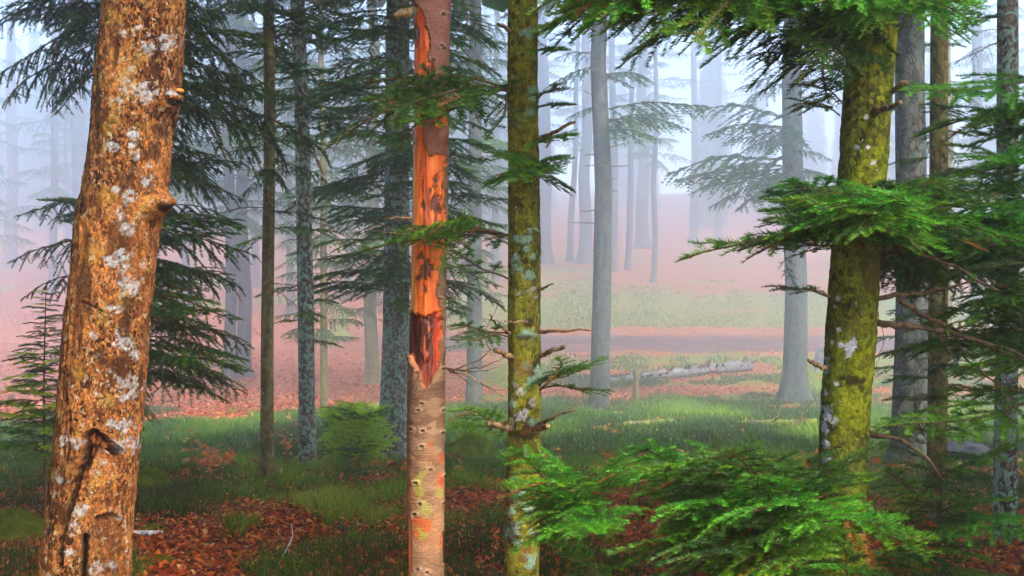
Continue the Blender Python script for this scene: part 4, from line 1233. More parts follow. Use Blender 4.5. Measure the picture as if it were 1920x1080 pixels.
near(slim, [(955, 165, 4.65, 700, 145, 4.25, 'near_thin', 'fir_dark', 0.3, 1.0), (955, 168, 4.65, 690, 190, 4.1, 'near_thin', 'fir_dark', -0.4, 1.1), (955, 170, 4.65, 620, 262, 4.0, 'near_thin', 'fir_dark', 0.5, 1.0),
            (900, 165, 4.5, 720, 230, 4.0, 'near', 'fir_dark', -0.5, 0.9), (870, 170, 4.5, 735, 165, 4.05, 'near', 'fir_dark', 0.4, 0.9), (880, 190, 4.5, 760, 245, 4.1, 'near_thin', 'fir', -0.3, 1.0), (955, 170, 4.65, 840, 200, 3.9, 'near_thin', 'fir_dark', 0.2, 1.0),
            (953, 440, 4.6, 690, 465, 4.2, 'near_thin', 'fir', 0.3, 1.0), (953, 442, 4.6, 740, 450, 4.1, 'near', 'fir_dark', -0.3, 0.7), (900, 445, 4.5, 780, 440, 4.05, 'near', 'fir', 0.5, 0.8), (880, 445, 4.5, 810, 500, 4.1, 'near_thin', 'fir_dark', -0.6, 1.0),
            (953, 525, 4.6, 830, 470, 4.15, 'near_thin', 'fir_dark', 0.2, 0.8), (953, 170, 4.62, 930, 260, 4.2, 'near_thin', 'fir_dark', 0.3, 0.8),
            (1000, 275, 4.6, 1062, 262, 4.2, 'near', 'fir', 0.3, 0.8), (1000, 300, 4.6, 950, 310, 4.15, 'near', 'fir', -0.3, 0.9), (1005, 305, 4.6, 1050, 316, 4.2, 'near', 'fir', 0.4, 0.8), (1000, 330, 4.6, 1060, 352, 4.25, 'near', 'fir_dark', -0.4, 0.9), (990, 320, 4.58, 970, 345, 4.1, 'near', 'fir', 0.2, 1.0),
            (985, 335, 4.58, 935, 330, 4.2, 'near_thin', 'fir', 0.2, 1.0), (1005, 205, 4.6, 1060, 200, 4.2, 'near_thin', 'fir_dark', 0.2, 0.9), (1005, 190, 4.6, 1045, 160, 4.2, 'near_thin', 'fir_dark', 0.2, 0.9),
            (1012, 730, 4.6, 1130, 675, 4.2, 'near_thin', 'fir', 0.2, 0.9), (1012, 728, 4.6, 1140, 734, 4.25, 'near_thin', 'fir_dark', -0.3, 0.9), (1012, 725, 4.6, 1070, 700, 4.15, 'near', 'fir_dark', 0.3, 0.9), (1030, 715, 4.5, 1060, 670, 4.2, 'near_thin', 'fir', 0.1, 0.9),
            (955, 806, 4.6, 845, 770, 4.3, 'near', 'fir', 0.3, 0.9), (950, 808, 4.6, 835, 805, 4.4, 'near', 'fir', -0.3, 0.9), (955, 628, 4.6, 838, 612, 4.25, 'near_thin', 'fir_dark', 0.3, 0.9), (953, 630, 4.6, 845, 640, 4.2, 'near_thin', 'spruce' if False else 'fir_dark', -0.3, 0.9),
            (1000, -40, 4.6, 1120, 10, 4.1, 'near', 'fir', 0.2, 0.9), (1005, 100, 4.6, 1040, 100, 4.1, 'near_thin', 'fir', 0.2, 0.8)])

# canopy of the stout fir reaching left across the clearing
rr = random.Random(12)
for k in range(22):
    y0 = rr.uniform(-110, 60)
    x1 = rr.choice([1020, 1060, 1100, 1150, 1210, 1270, 1330, 1400, 1450]) + rr.uniform(-25, 25)
    lo = np.interp(x1, [1020, 1180, 1260, 1330, 1420, 1500], [70, 80, 110, 120, 190, 210])
    y1 = rr.uniform(-60, lo)
    dd = rr.uniform(3.5, 4.9)
    bough(stout, at(1610, y0, 4.5), at(x1, y1, dd), rr.choice(['near', 'near_droop', 'near', 'near_droop']), rr.choice(['fir', 'fir', 'fir_dark', 'fir_bright']), rr.uniform(-.5, .3), rr.uniform(.75, 1.05), rnd=rr)
for k in range(10):
    y0 = rr.uniform(-60, 90)
    x1 = rr.uniform(1400, 1560)
    y1 = rr.uniform(20, 215)
    bough(stout, at(1600, y0, 4.46), at(x1, y1, rr.uniform(3.7, 4.7)), rr.choice(['near', 'near_droop']), rr.choice(['fir_dark', 'fir_dark', 'fir']), rr.uniform(-.6, .4), rr.uniform(.8, 1.1), rnd=rr)
for k in range(12):
    bough(stout, at(1640, rr.uniform(-120, -20), 4.46), at(rr.uniform(1560, 1800), rr.uniform(-30, 95), rr.uniform(3.4, 4.2)), 'near', rr.choice(['fir', 'fir_bright']), rr.uniform(-.4, .4), 0.9, rnd=rr)
# middle tier
for k in range(21):
    side = k % 3
    y0 = rr.uniform(380, 470)
    if side == 0:
        x1, y1, dd = rr.uniform(1420, 1500), rr.uniform(335, 460), rr.uniform(3.9, 4.5)
    elif side == 1:
        x1, y1, dd = rr.uniform(1700, 1960), rr.uniform(300, 470), rr.uniform(3.7, 4.7)
    else:
        x1, y1, dd = rr.uniform(1500, 1760), rr.uniform(350, 455), rr.uniform(3.5, 3.9)
    bough(stout, at(1612, y0, 4.46), at(x1, y1, dd), 'near', rr.choice(['fir', 'fir', 'fir_bright', 'fir_dark']), rr.uniform(-.35, .35), rr.uniform(.8, 1.05), rnd=rr)
near(stout, [(1560, 440, 4.45, 1295, 480, 4.1, 'near_thin', 'fir', 0.3, 1.0), (1560, 445, 4.45, 1305, 462, 4.2, 'near_thin', 'fir', -0.3, 0.9), (1470, 470, 4.3, 1490, 545, 4.2, 'near_thin', 'fir_dark', 0.3, 0.8), (1552, 555, 4.45, 1435, 540, 4.2, 'near_thin', 'fir_dark', 0.2, 0.9),
             (1560, 200, 4.44, 1480, 205, 4.1, 'near_thin', 'fir_dark', 0.4, 1.0), (1575, 215, 4.44, 1490, 190, 4.2, 'near_thin', 'fir_dark', -0.3, 1.0), (1578, 190, 4.44, 1500, 160, 4.1, 'near_thin', 'fir_dark', 0.2, 1.0)])
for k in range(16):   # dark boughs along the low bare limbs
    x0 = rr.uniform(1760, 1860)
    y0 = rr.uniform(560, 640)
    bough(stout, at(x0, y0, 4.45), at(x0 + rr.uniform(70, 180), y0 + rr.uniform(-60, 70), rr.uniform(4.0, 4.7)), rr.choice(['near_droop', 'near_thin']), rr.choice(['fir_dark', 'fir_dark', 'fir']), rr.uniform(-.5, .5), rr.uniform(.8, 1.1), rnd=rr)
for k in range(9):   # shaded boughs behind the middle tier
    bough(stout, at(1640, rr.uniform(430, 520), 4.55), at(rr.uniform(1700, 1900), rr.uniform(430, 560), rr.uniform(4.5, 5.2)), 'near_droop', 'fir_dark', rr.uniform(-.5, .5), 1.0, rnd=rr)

edge = stand('fir_tree', 'fir just beyond the right picture edge whose green boughs reach in', 2070, 1240, 40, 'moss_big', 2080, 10, 0.2, 26, d=4.9)
for k in range(32):
    y0 = rr.uniform(150, 760)
    p, r = axis(edge, pz(y0, 4.9))
    x1 = rr.uniform(1690, 1870)
    y1 = y0 + rr.uniform(-50, 70)
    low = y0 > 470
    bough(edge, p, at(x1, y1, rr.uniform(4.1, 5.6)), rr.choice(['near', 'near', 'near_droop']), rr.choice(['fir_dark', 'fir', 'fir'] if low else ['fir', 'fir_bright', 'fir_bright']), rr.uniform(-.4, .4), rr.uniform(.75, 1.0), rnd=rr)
for k in range(18):
    y0 = rr.uniform(345, 470)
    bough(stout, at(1612, y0, 4.46), at(rr.choice([rr.uniform(1385, 1480), rr.uniform(1760, 1930)]), y0 + rr.uniform(-35, 30), rr.uniform(3.9, 4.8)), 'near', rr.choice(['fir', 'fir', 'fir_dark']), rr.uniform(-.3, .3), rr.uniform(.7, .95), rnd=rr)
# mossy bright limbs at the top
for k, (pts, r0, r1) in enumerate((([(1600, 20, 4.2), (1580, 60, 4.1), (1540, 100, 4.0), (1490, 160, 3.95)], 0.008, 0.003), ([(1620, -20, 4.1), (1612, 30, 4.05), (1618, 55, 4.0), (1635, 65, 3.98)], 0.007, 0.003),
                                   ([(1600, 10, 4.1), (1560, 40, 4.0), (1510, 75, 3.95)], 0.006, 0.002), ([(1700, -20, 4.2), (1720, 20, 4.1), (1745, 50, 4.05)], 0.008, 0.004), ([(1730, -10, 4.2), (1700, 40, 4.1), (1660, 90, 4.0)], 0.005, 0.002))):
    limb(stout, pts, r0, r1, 'moss', 'limb', 0.004, 6, 130 + k)

# unseen upper crowns above the picture, spread wide to shade foreground and haze
for k, (t_, x_, y_, z_, rad_, h_) in enumerate(((beech, -1.5, 4.3, 6.2, 3.0, 7.5), (slim, 0.05, 4.7, 6.0, 2.6, 6.5), (stout, 1.6, 4.5, 6.0, 2.8, 7.5), (rb2, 2.9, 7.4, 6.6, 2.2, 7.5), (rb3, 3.1, 6.9, 6.6, 2.2, 7.5), (hid, -3.0, 8.6, 6.6, 2.6, 6), (olive, -2.2, 10, 7.0, 2.2, 6.5)  )):
    add_unseen_crown(t_, x_, y_, z_, rad_, h_, k)

for k, (t_, rad_, h_) in enumerate(((lich, 2.8, 9), (big, 3.4, 13), (rb1, 3.4, 11), (thin, 3.2, 10), (haz, 4.6, 16), (cl1, 4.6, 17), (cl2, 4.8, 17), (rb4, 3.4, 9), (dim, 4.4, 14))):  # unseen crowns added over the middle trees to darken the haze there
    q = t_.location
    add_unseen_crown(t_, q.x, q.y, EYE + 0.262 * q.y + 1.0 + 0.35 * rad_, rad_, h_, k + 3)

# unseen firs added beside and behind the viewer to darken the foreground
for k, (x_, y_) in enumerate(((-4.9, 2.4), (5.2, 2.2), (-3.0, -2.6), (0.2, -5.0), (-7.0, 6.2), (7.2, 5.8), (-7.2, -1.0), (8.0, -0.5), (-9.5, 10.0), (9.8, 10.0), (-5.5, -6.0))):
    t = stand('fir_tree', 'tall unseen fir added for shade beside or behind the viewer, outside the picture', 960 + x_ / max(y_, 0.1) * F if y_ > 0 else 960, 900, 30, 'olive', None, 15, 0.2, 500 + k, 'unseen shade firs around the viewer', 12, d=max(y_, 1.0))
    r_ = 0.14
    z_ = tz(x_, y_)
    t.location = (x_, y_, z_ - 0.12)
    t.children[0].scale = (0.14 / (15 / F * max(y_, 1.0)), 0.14 / (15 / F * max(y_, 1.0)), 1)
    add_unseen_crown(t, x_, y_, z_ + 1.3, 2.5, 13.5, k)

# ------------------------------------------------------------------ young conifers
def young(name, label, px, d, height, n, l0, l1, kind, mats, seed, r=0.012, drop=(-0.15, 0.25), group=None, z_lo=0.08):
    x = (px - 960) / F * d
    z = tz(x, d)
    rows = [(z - 0.05 + f * (height + 0.05), x + 0.01 * math.sin(f * 5 + seed), d, r * (1 - 0.85 * f)) for f in (0, .2, .4, .6, .8, 1)]
    V, Fq, _, base = trunk_mesh('stem', rows, None, 8, 18, 0.03, 0.2, 0.05, 4, seed)
    t = thing(name, label, 'young tree', base, group)
    link('trunk', mesh_from('trunk', V, Fq, M['twig']), t)
    t_ax[t.name] = rows
    whorls(t, z + z_lo * height, z + height * 0.97, n, l0, l1, kind, mats, drop, seed)
    return t

GY = 'young conifers on the forest floor'
sap = young('young_fir', 'small dark fir sapling with level tiers left of the spotted beech', 85, 7.4, 1.62, 84, 0.46, 0.10, 'mid', ['fir', 'fir', 'young', 'fir_dark'], 71, 0.014, (-0.1, 0.15), GY, 0.28)
bush = young('young_spruce', 'bright yellow-green bushy young spruce in front of the broad flared trunk', 668, 12.6, 0.64, 170, 0.44, 0.42, 'mid', ['young', 'young', 'young', 'young', 'fir'], 73, 0.016, (-0.3, 0.55), GY)
f1 = young('young_fir', 'bright green young fir spreading low in the bottom right foreground', 1420, 4.45, 0.84, 76, 0.56, 0.16, 'near', ['fir_bright', 'fir', 'fir_dark', 'fir_dark'], 75, 0.014, (-0.1, 0.25), GY, 0.12)
f2 = young('young_fir', 'bright green young fir crossing the foot of the slim mossy fir', 1120, 4.2, 0.72, 14, 0.40, 0.15, 'near', ['fir_bright', 'fir'], 77, 0.012, (-0.05, 0.3), GY, 0.3)
f3 = young('young_fir', 'young fir with thin dark boughs at the lower right corner', 1760, 4.7, 0.85, 46, 0.5, 0.2, 'near', ['fir', 'fir_dark', 'fir_dark'], 79, 0.013, (-0.1, 0.3), GY, 0.12)
near(f2, [(1120, 960, 4.2, 940, 850, 3.9, 'near', 'fir_bright', 0.5, .9), (1120, 950, 4.2, 960, 920, 3.9, 'near', 'fir_bright', 0.3, .9), (1110, 940, 4.2, 1010, 840, 4.1, 'near', 'fir_bright', -0.4, .9), (1120, 960, 4.2, 1000, 970, 3.8, 'near', 'fir', 0.4, .9),
          (1130, 980, 4.2, 1015, 1015, 3.8, 'near', 'fir_bright', 0.5, .8), (1130, 940, 4.2, 1150, 880, 4.0, 'near', 'fir_bright', 0.3, .8), (1130, 930, 4.2, 1080, 870, 4.0, 'near', 'fir', 0.3, .8), (1140, 960, 4.2, 1060, 1010, 3.7, 'near', 'fir_bright', 0.2, .9)])
for k in range(16):
    bough(f2, at(1120, rr.uniform(930, 1000), 4.2), at(rr.uniform(935, 1190), rr.uniform(835, 1040), rr.uniform(3.7, 4.2)), 'near', rr.choice(['fir_bright', 'fir', 'fir_bright']), rr.uniform(0, .5), rr.uniform(.8, 1.0), rnd=rr)
for k in range(18):
    bough(f1, at(1430, rr.uniform(900, 1000), 4.45), at(rr.uniform(1180, 1700), rr.uniform(840, 1050), rr.uniform(3.5, 4.2)), 'near', rr.choice(['fir_bright', 'fir', 'fir_dark']), rr.uniform(0, .5), rr.uniform(.8, 1.0), rnd=rr)
near(f1, [(1420, 930, 4.45, 1165, 850, 4.1, 'near', 'fir_bright', 0.5, .9), (1420, 940, 4.45, 1190, 900, 4.0, 'near', 'fir_bright', 0.4, .9), (1420, 960, 4.45, 1240, 880, 3.9, 'near', 'fir', 0.4, .9), (1420, 900, 4.45, 1290, 830, 4.3, 'near', 'fir_bright', -0.2, .8),
          (1420, 900, 4.45, 1400, 810, 4.3, 'near', 'fir', 0.2, .8), (1430, 920, 4.45, 1560, 850, 4.1, 'near', 'fir_dark', 0.2, .8), (1420, 980, 4.45, 1260, 960, 3.6, 'near', 'fir_bright', 0.3, .9), (1430, 990, 4.45, 1400, 960, 3.4, 'near', 'fir_bright', 0.3, .9),
          (1430, 990, 4.45, 1560, 990, 3.5, 'near', 'fir_bright', 0.3, .9), (1430, 1000, 4.45, 1690, 1000, 3.9, 'near', 'fir_bright', 0.3, .9), (1430, 940, 4.45, 1640, 900, 4.0, 'near', 'fir', 0.2, .9), (1420, 1000, 4.45, 1180, 1030, 3.7, 'near', 'fir', 0.4, .9),
          (1430, 1040, 4.45, 1520, 1060, 3.4, 'near', 'fir', 0.3, .9), (1430, 1040, 4.45, 1300, 1050, 3.5, 'near', 'fir_dark', 0.3, .9), (1430, 1000, 4.45, 1740, 1040, 3.8, 'near', 'fir', 0.2, .9)])
f4 = young('young_fir', 'dark shadowed young fir low against the foot of the stout mossy fir', 1590, 4.05, 0.62, 46, 0.50, 0.2, 'near', ['fir_dark', 'fir_dark', 'fir', 'fir_bright'], 81, 0.012, (-0.1, 0.3), GY, 0.1)
f5 = young('young_fir', 'young fir half hidden at the bottom between the slim fir and the low bright fir', 1250, 3.75, 0.42, 34, 0.40, 0.2, 'near', ['fir_dark', 'fir', 'fir_bright'], 83, 0.010, (-0.1, 0.3), GY, 0.1)
limb(f1, [(1418, 960, 4.45), (1470, 940, 4.3), (1545, 930, 4.2)], 0.006, 0.003, 'stub', 'twig', 0.003, 5, 7)
near(f3, [(1760, 900, 4.7, 1930, 830, 4.4, 'near', 'fir', 0.3, .9), (1760, 960, 4.7, 1900, 940, 4.2, 'near_thin', 'fir', 0.2, .9), (1760, 980, 4.7, 1930, 1010, 4.1, 'near', 'fir_bright', 0.3, .9), (1760, 940, 4.7, 1640, 880, 4.3, 'near_thin', 'fir_dark', 0.3, .9), (1760, 860, 4.7, 1700, 745, 4.5, 'near_thin', 'fir_dark', .2, .9)])
for k, (px, py, h, lab) in enumerate(((1255, 748, 0.55, 'small dark spruce seedling in grass below the fallen grey log'), (1165, 735, 0.75, 'small green spruce seedling at the left end of the fallen grey log'), (1220, 728, 0.6, 'small spruce seedling right of the splintered post'),
                                     (575, 770, 0.0, ''), (650, 905, 0.32, 'tiny fir seedling in grass at the foot of the broad flared trunk'))):
    if h:
        b = hit(px, py)
        young('spruce_seedling', lab, px, b.y, h, 26, h * 0.6, h * 0.15, 'mid', ['fir_dark', 'fir'], 140 + k, 0.012, (0.0, 0.45), GY)
b = hit(552, 760)
young('young_fir', 'thin pale yellow-green sapling between olive and lichen-crusted trunks', 549, b.y, 2.2, 14, 0.55, 0.2, 'bare', ['spruce'], 150, 0.014, (-.2, .2), GY)

# ------------------------------------------------------------------ fallen wood, stumps, stones
def log(name, label, p0, p1, r0, r1, mat, seed=1, nstub=0, cat='log', bend=0.0, stub_up=True):
    p0, p1 = Vector(p0), Vector(p1)
    root = thing(name, label, cat, p0)
    nn = 14
    pts = [p0.lerp(p1, k / (nn - 1)) + Vector((0, 0, bend * math.sin(math.pi * k / (nn - 1)))) for k in range(nn)]
    tube('trunk', pts, [r0, r1], M[mat], root, 14, r0 * 0.10, seed)
    rg = random.Random(seed)
    for k in range(nstub):
        f = rg.uniform(0.05, 0.98)
        q = p0.lerp(p1, f) + Vector((0, 0, bend * math.sin(math.pi * f)))
        rad = r0 + (r1 - r0) * f
        a = rg.uniform(-1.6, 1.6)
        u = (p1 - p0).normalized()
        d = Vector((0, -math.sin(a), math.cos(a))) + u * rg.uniform(-.3, 1.0)
        d.normalize()
        L = rg.uniform(0.10, 0.34) * (rad / 0.17)
        tube('stub', [q + d * rad * .6, q + d * (rad + L * .5), q + d * (rad + L)], [0.06 * rad / .14, 0.03 * rad / .14], M['twig' if mat == 'deadlog' else mat], root, 6, 0.004, seed + k)
    return root

a = hit(1138, 724) + Vector((0, 0, 0.16))
b = hit(1405, 697) + Vector((0, 0, 0.3))
log('fallen_log', 'long pale grey fallen log with snapped branch stubs lying by the dirt track', a, b, 0.17, 0.27, 'deadlog', 5, 40, bend=0.08)
a = hit(1385, 800) + Vector((0, 0, 0.06))
b = hit(1560, 806) + Vector((0, 0, 0.10))
ml = log('mossy_log', 'moss-covered log in grass left of the stout mossy fir', a, b, 0.07, 0.15, 'mosslog', 8, 9)
a = hit(1170, 802) + Vector((0, 0, 0.03))
b = hit(1262, 797) + Vector((0, 0, 0.05))
log('mossy_log', 'low rotten mossy log nearly sunk in the grass of the clearing', a, b, 0.09, 0.10, 'mosslog', 9, 3)
a = hit(1040, 975) + Vector((0, 0, 0.07))
log('broken_log', 'short brown broken log behind the low bright fir boughs', a, hit(1095, 1010) + Vector((0, 0, .06)), 0.06, 0.07, 'stub', 10, 0)
log('birch_stick', 'short white birch stick on red leaves right of the spotted beech', hit(246, 1012) + Vector((0, 0, .03)), hit(304, 1012) + Vector((0, 0, .035)), 0.016, 0.014, 'birch', 12, 0, 'stick')

def stump(name, label, px, py, w, h, mat, seed, cat='stump', splinter=0.0, flare=0.5):
    b = hit(px, py)
    r = w / 2 / F * b.y
    H = h / F * b.y
    rows = [(b.z - 0.1, b.x, b.y, r * 1.05), (b.z + H * .5, b.x, b.y, r), (b.z + H, b.x + r * .2, b.y, r * .92)]
    V, Fq, _, base = trunk_mesh('stump', rows, None, 22, 12, 0.06, flare, 0.12, 5, seed)
    rg = np.random.default_rng(seed)
    V[-22:, 2] += rg.uniform(-1, 1, 22) * splinter * H
    c = V[-22:].mean(0) + np.array([0, 0, -0.02])
    V = np.vstack([V, c])
    Fl = [tuple(f) for f in Fq.tolist()] + [(len(V) - 23 + k, len(V) - 23 + (k + 1) % 22, len(V) - 1) for k in range(22)]
    Fl = [f if len(f) == 4 else (len(V) - 1 - 22 + (f[0] - (len(V) - 23)), len(V) - 1 - 22 + (f[1] - (len(V) - 23)), len(V) - 1) for f in Fl]
    o = link(name, mesh_from(name, V, Fl, M[mat]), None, base)
    return tag(o, label, cat)
stump('splintered_post', 'narrow splintered stump standing at the left end of the fallen log', 1192, 748, 11, 52, 'olive', 3, splinter=0.12, flare=.3)
stump('tree_stump', 'grey cut stump half hidden by the stout mossy fir beside the track', 1545, 700, 36, 46, 'deadlog', 4, splinter=0.03)
stump('tree_stump', 'mossy stump with pale spreading roots on the pink leaf slope', 636, 632, 34, 40, 'mosslog', 6, splinter=0.1, flare=0.9)

def mound(name, label, px, py, rx, ry, rz, mat, seed, cat, lift=0.0):
    b = hit(px, py)
    nu, nv = 56, 24
    V, Fl = [], []
    for i_ in range(nv + 1):
        ph = math.pi * 0.5 * i_ / nv
        for j_ in range(nu):
            t = 2 * math.pi * j_ / nu
            V.append((math.cos(t) * math.cos(ph), math.sin(t) * math.cos(ph), math.sin(ph)))
    V = np.array(V)
    q = V * 1.6 + seed
    s = 0.72 + 0.56 * fbm(q, 3, seed) + 0.16 * (fbm(V * 9 + seed, 2, seed) - .5)
    s = s + 0.12 * (fbm(V * 22 + seed, 3, seed + 2) - .5)
    V = V * s[:, None] * np.array([rx, ry, rz]) + np.array([0, 0, -0.04 + lift])
    for i_ in range(nv):
        for j_ in range(nu):
            k = (j_ + 1) % nu
            Fl.append((i_ * nu + j_, i_ * nu + k, (i_ + 1) * nu + k, (i_ + 1) * nu + j_))
    o = tag(link(name, mesh_from(name, V, Fl, M[mat]), None, b), label, cat)
    if mat == 'moss':
        rg = np.random.default_rng(seed + 50)
        k = rg.integers(0, len(V), 5200)
        n3 = V[k] / (np.array([rx, ry, rz]) ** 2)
        n3 /= np.linalg.norm(n3, axis=1)[:, None] + 1e-9
        P = V[k] + rg.normal(0, 0.012, (len(k), 3)) * np.array([1, 1, .6])
        D = n3 + rg.normal(0, 0.6, (len(k), 3))
        D /= np.linalg.norm(D, axis=1)[:, None]
        ln = rg.uniform(0.010, 0.030, len(k))[:, None]
        W = np.cross(D, rg.normal(0, 1, (len(k), 3)))
        W = W / (np.linalg.norm(W, axis=1)[:, None] + 1e-9) * 0.0035
        T = np.stack([P - W, P + W, P + D * ln], 1).reshape(-1, 3)
        q = link('moss_shoots', mesh_from('moss_shoots', T, np.arange(len(T)).reshape(-1, 3), M['moss'], False), o)
        q['kind'] = 'stuff'
    return o
GM = 'moss cushions'
mound('moss_cushion', 'rounded green moss cushion in grass just right of the spotted beech', 275, 925, 0.20, 0.18, 0.22, 'moss', 3, 'moss')
mound('moss_cushion', 'flat green moss cushion on red leaves above the birch stick', 285, 1000, 0.12, 0.12, 0.06, 'moss', 5, 'moss')
mound('mossy_root', 'upper of two mossy green humps at the left picture edge', 25, 1003, 0.30, 0.14, 0.17, 'moss', 7, 'moss')
mound('mossy_root', 'lower of two mossy green humps at the left picture edge', 20, 1018, 0.28, 0.13, 0.13, 'moss', 9, 'moss')
mound('mossy_rock', 'large yellow-green mossy hump behind the dead spruce and slim fir', 885, 862, 0.36, 0.30, 0.36, 'moss', 11, 'rock')
mound('moss_cushion', 'small bright moss patch in red leaves left of the dead spruce', 728, 962, 0.16, 0.12, 0.05, 'moss', 13, 'moss')
mound('moss_cushion', 'small low moss cushion on leaves at the bottom left', 300, 1058, 0.12, 0.1, 0.05, 'moss', 15, 'moss')
mound('grey_rock', 'pale lichen-spotted rock between the slender trunks at the right', 1812, 862, 0.40, 0.35, 0.26, 'stone', 17, 'rock')
mound('mossy_rock', 'low mossy hump on the near side of the track at centre', 882, 700, 0.5, 0.4, 0.3, 'moss', 19, 'rock')

def twig(label, pts, r0, r1, mat='birch'):
    P = [at(*q) for q in pts]
    nn = 18
    tt = np.linspace(0, 1, len(P))
    q = np.stack([np.interp(np.linspace(0, 1, nn), tt, [p[k] for p in P]) for k in range(3)], 1)
    for _ in range(3):
        q[1:-1] = (q[:-2] + 2 * q[1:-1] + q[2:]) / 4
    V, Fl = tube_data(q, np.linspace(r0, r1, nn), 6)
    return tag(link('dry_twig', mesh_from('dry_twig', V - q[0], Fl, M[mat]), None, q[0]), label, 'twig')
g = hit(520, 1060)
twig('pale curved dry twig standing in the red leaves', [(520, 1062, g.y), (535, 1035, g.y), (550, 1005, g.y), (546, 982, g.y)], 0.006, 0.002)
g = hit(595, 950)
twig('thin pale twig poking from grass below the broad flared trunk', [(640, 962, g.y), (612, 952, g.y), (594, 948, g.y), (592, 915, g.y)], 0.005, 0.002)

# beech seedlings with copper leaves
def seedling(label, px, py, d, w, h, n, seed):
    rg = random.Random(seed)
    x = (px - 960) / F * d
    base = Vector((x, d, tz(x, d) - 0.02))
    t = thing('beech_seedling', label, 'seedling', base, 'copper-leaved beech seedlings')
    c = at(px, py, d)
    LV, LT = [], []
    for k in range(6):
        e = Vector((c.x + rg.uniform(-.5, .5) * w, d + rg.uniform(-.12, .12), c.z + rg.uniform(-.5, .5) * h))
        m = base.lerp(e, 0.5) + Vector((0, 0, 0.08))
        tube('stem', [base, m, e], [0.004, 0.0012], M['twig'], t, 5, 0.004, seed + k)
        for q in range(n // 6):
            f = rg.uniform(0.35, 1.05)
            p = (base.lerp(m, f * 2) if f < .5 else m.lerp(e, f * 2 - 1)) + Vector((rg.uniform(-.03, .03), rg.uniform(-.03, .03), rg.uniform(-.03, .03))) - base
            a, s = rg.uniform(0, 6.28), rg.uniform(0.030, 0.050)
            u = Vector((math.cos(a), math.sin(a), rg.uniform(-.7, .3))) * s
            v_ = Vector((-math.sin(a), math.cos(a), rg.uniform(-.6, .6))) * s * .55
            LV += [p, p + u * .5 + v_, p + u * 1.1, p + u * .5 - v_]
            LT += [rg.random()] * 4
    LV = np.array([tuple(v) for v in LV])
    o = link('leaves', mesh_from('leaves', LV, np.arange(len(LV)).reshape(-1, 4), M['orange_leaf'], False, {'tint': ('FLOAT', LT)}), t)
    o['kind'] = 'stuff'
seedling('copper-leaved beech seedling in grass right of the spotted beech', 405, 825, 9.6, 0.46, 0.34, 200, 3)
seedling('sparse copper-leaved beech seedling between the olive and lichen-crusted trunks', 540, 808, 11.2, 0.28, 0.26, 54, 5)
seedling('few-leaved copper beech twig far left behind the beech trunk', 360, 800, 11.0, 0.2, 0.2, 24, 7)

# ------------------------------------------------------------------ fallen leaves and grass
def scatter_xy(rg, n, y0, y1, margin=1.15, power=1.0):
    u = rg.random(n) ** power
    y = y0 + (y1 - y0) * u
    x = rg.uniform(-1, 1, n) * (0.466 * y * margin + 0.5)
    return x, y

def leaves_mesh(n, y0, y1, size, seed, keep, power=1.0):
    rg = np.random.default_rng(seed)
    x, y = scatter_xy(rg, n, y0, y1, 1.15, power)
    k = keep(x, y, rg)
    x, y = x[k], y[k]
    n = len(x)
    z = terrain(x, y) + rg.uniform(0.004, 0.045, n)
    a = rg.uniform(0, 2 * math.pi, n)
    s = size * rg.uniform(0.6, 1.25, n)
    tl = rg.normal(0, 0.35, (n, 2))
    C = np.stack([x, y, z], 1)
    Ux = np.stack([np.cos(a), np.sin(a), tl[:, 0]], 1) * s[:, None]
    Uy = np.stack([-np.sin(a), np.cos(a), tl[:, 1]], 1) * s[:, None] * 0.62
    up = np.zeros((n, 3)); up[:, 2] = s * rg.uniform(0.1, 0.45, n)
    P = np.stack([C - Ux * .5, C - Ux * .12 + Uy * .5 + up, C + Ux * .25 + Uy * .38 + up, C + Ux * .6 + up * .3, C + Ux * .25 - Uy * .38 + up * .7, C - Ux * .12 - Uy * .5 + up * .7], 1).reshape(-1, 3)
    i_ = np.arange(n)[:, None] * 6
    Fq = np.concatenate([i_ + np.array([[0, 1, 2, 3]]), i_ + np.array([[0, 3, 4, 5]])], 0)
    t = np.repeat(rg.random(n) ** 0.8, 6)
    return mesh_from('fallen_leaves', P, Fq, M['litter'], False, {'tint': ('FLOAT', t)})

tag(link('fallen_leaves', leaves_mesh(70000, 5.2, 11.5, 0.040, 5, lambda x, y, rg: rg.random(len(x)) > 0.58 * grassiness(x, y))), 'orange and red beech leaves covering the near forest floor', None, kind='stuff')
tag(link('fallen_leaves', leaves_mesh(90000, 10, 100, 0.13, 6, lambda x, y, rg: rg.random(len(x)) > 0.93 * grassiness(x, y) + 0.75 * ((y > 69.5) & (y < 79.5)), 1.0)), 'faded red leaves strewn over the far slope and track', None, kind='stuff')

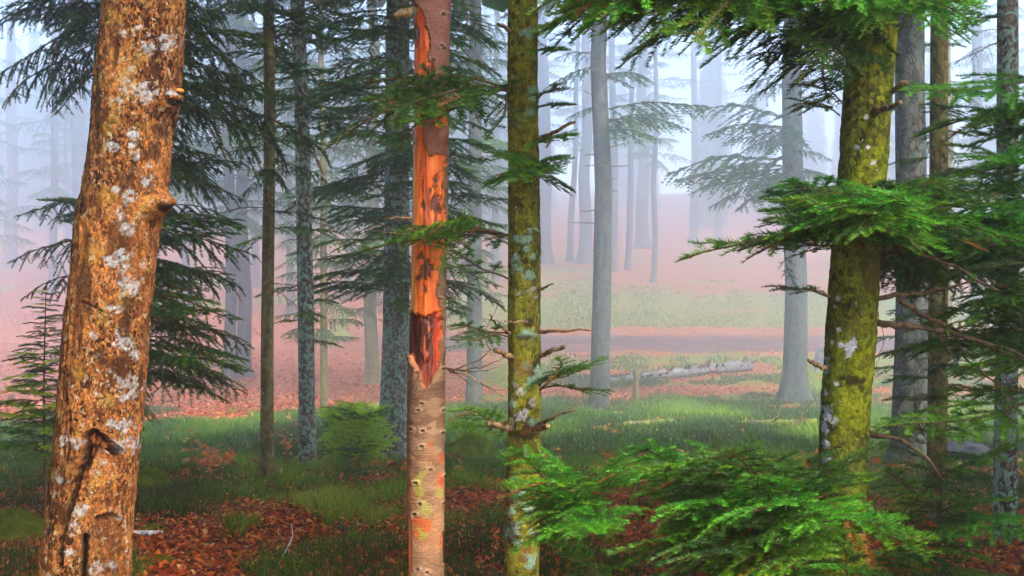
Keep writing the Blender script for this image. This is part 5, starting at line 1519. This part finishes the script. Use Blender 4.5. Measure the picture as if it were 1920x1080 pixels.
def grass_mesh(n, y0, y1, seed, hgt, wid, thr, power=1.0, tone=0.28):
    rg = np.random.default_rng(seed)
    x, y = scatter_xy(rg, n, y0, y1, 1.12, power)
    fr = 2.2 / (1 + np.clip(y - 14, 0, None) * 0.04)
    clump = fbm(np.stack([x * fr, y * fr, 0 * x], 1), 3, 77)
    broad = fbm(np.stack([x * fr * .3, y * fr * .22, 0 * x], 1), 2, 79)
    g = grassiness(x, y) + (clump - 0.5) * 1.5
    k = g > thr
    x, y, clump, broad = x[k], y[k], clump[k], broad[k]
    n = len(x)
    z = terrain(x, y) - 0.01
    H = hgt * rg.uniform(0.45, 1.15, n) * (0.35 + 1.3 * clump)
    a = rg.uniform(0, 2 * math.pi, n)
    ln = rg.uniform(0.1, 0.75, n)
    dx, dy = np.cos(a) * ln, np.sin(a) * ln
    b = rg.uniform(0, math.pi, n)
    wx, wy = np.cos(b) * wid * 0.5, np.sin(b) * wid * 0.3
    B = np.stack([x, y, z], 1)
    W = np.stack([wx, wy, 0 * wx], 1)
    m1 = B + np.stack([dx * H * .3, dy * H * .3, H * .6], 1)
    tp = B + np.stack([dx * H, dy * H, H * (1 - .25 * ln)], 1)
    P = np.stack([B - W, B + W, m1 + W * .8, m1 - W * .8, tp], 1).reshape(-1, 3)
    i_ = np.arange(n)[:, None] * 5
    tri = np.concatenate([i_ + np.array([[0, 1, 2]]), i_ + np.array([[0, 2, 3]]), i_ + np.array([[3, 2, 4]])], 0)
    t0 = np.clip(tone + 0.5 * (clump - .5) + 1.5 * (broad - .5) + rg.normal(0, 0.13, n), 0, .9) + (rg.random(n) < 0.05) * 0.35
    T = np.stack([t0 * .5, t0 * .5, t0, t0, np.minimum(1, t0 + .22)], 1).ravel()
    return mesh_from('grass', P, tri, M['grass'], False, {'tint': ('FLOAT', np.clip(T, 0, 1))})
tag(link('grass', grass_mesh(200000, 5.4, 17, 3, 0.135, 0.006, 0.50, tone=0.14)), 'fine green grass tufts around the near trunks, canopy shade put into their colour', None, kind='stuff')  # low tone puts the canopy's shade into the blade colour
tag(link('grass', grass_mesh(170000, 15, 56, 4, 0.22, 0.022, 0.60, tone=0.12)), 'soft green grass sheet across the clearing', None, kind='stuff')
tag(link('grass', grass_mesh(70000, 46, 106, 8, 0.24, 0.06, 0.60, tone=0.55)), 'pale grass along the far verge of the track', None, kind='stuff')

# ------------------------------------------------------------------ haze
hv = np.array([(-176, -16, -4.6), (176, -16, -4.6), (176, 306, -4.6), (-176, 306, -4.6), (-176, -16, 64), (176, -16, 64), (176, 306, 64), (-176, 306, 64)])
hf = [(0, 3, 2, 1), (4, 5, 6, 7), (0, 1, 5, 4), (1, 2, 6, 5), (2, 3, 7, 6), (3, 0, 4, 7)]
hm = bpy.data.materials.new('haze')
hm.use_nodes = True
ht = hm.node_tree
ht.nodes.clear()
ho = ht.nodes.new('ShaderNodeOutputMaterial')
pv = ht.nodes.new('ShaderNodeVolumePrincipled')
pv.inputs['Color'].default_value = (0.93, 0.96, 1.0, 1)
pv.inputs['Density'].default_value = 0.0104
pv.inputs['Anisotropy'].default_value = 0.78
ht.links.new(pv.outputs[0], ho.inputs['Volume'])
ho_ = link('haze', mesh_from('haze', hv, hf, hm, False))
tag(ho_, 'pale blue-white mist filling the forest', None, kind='stuff')
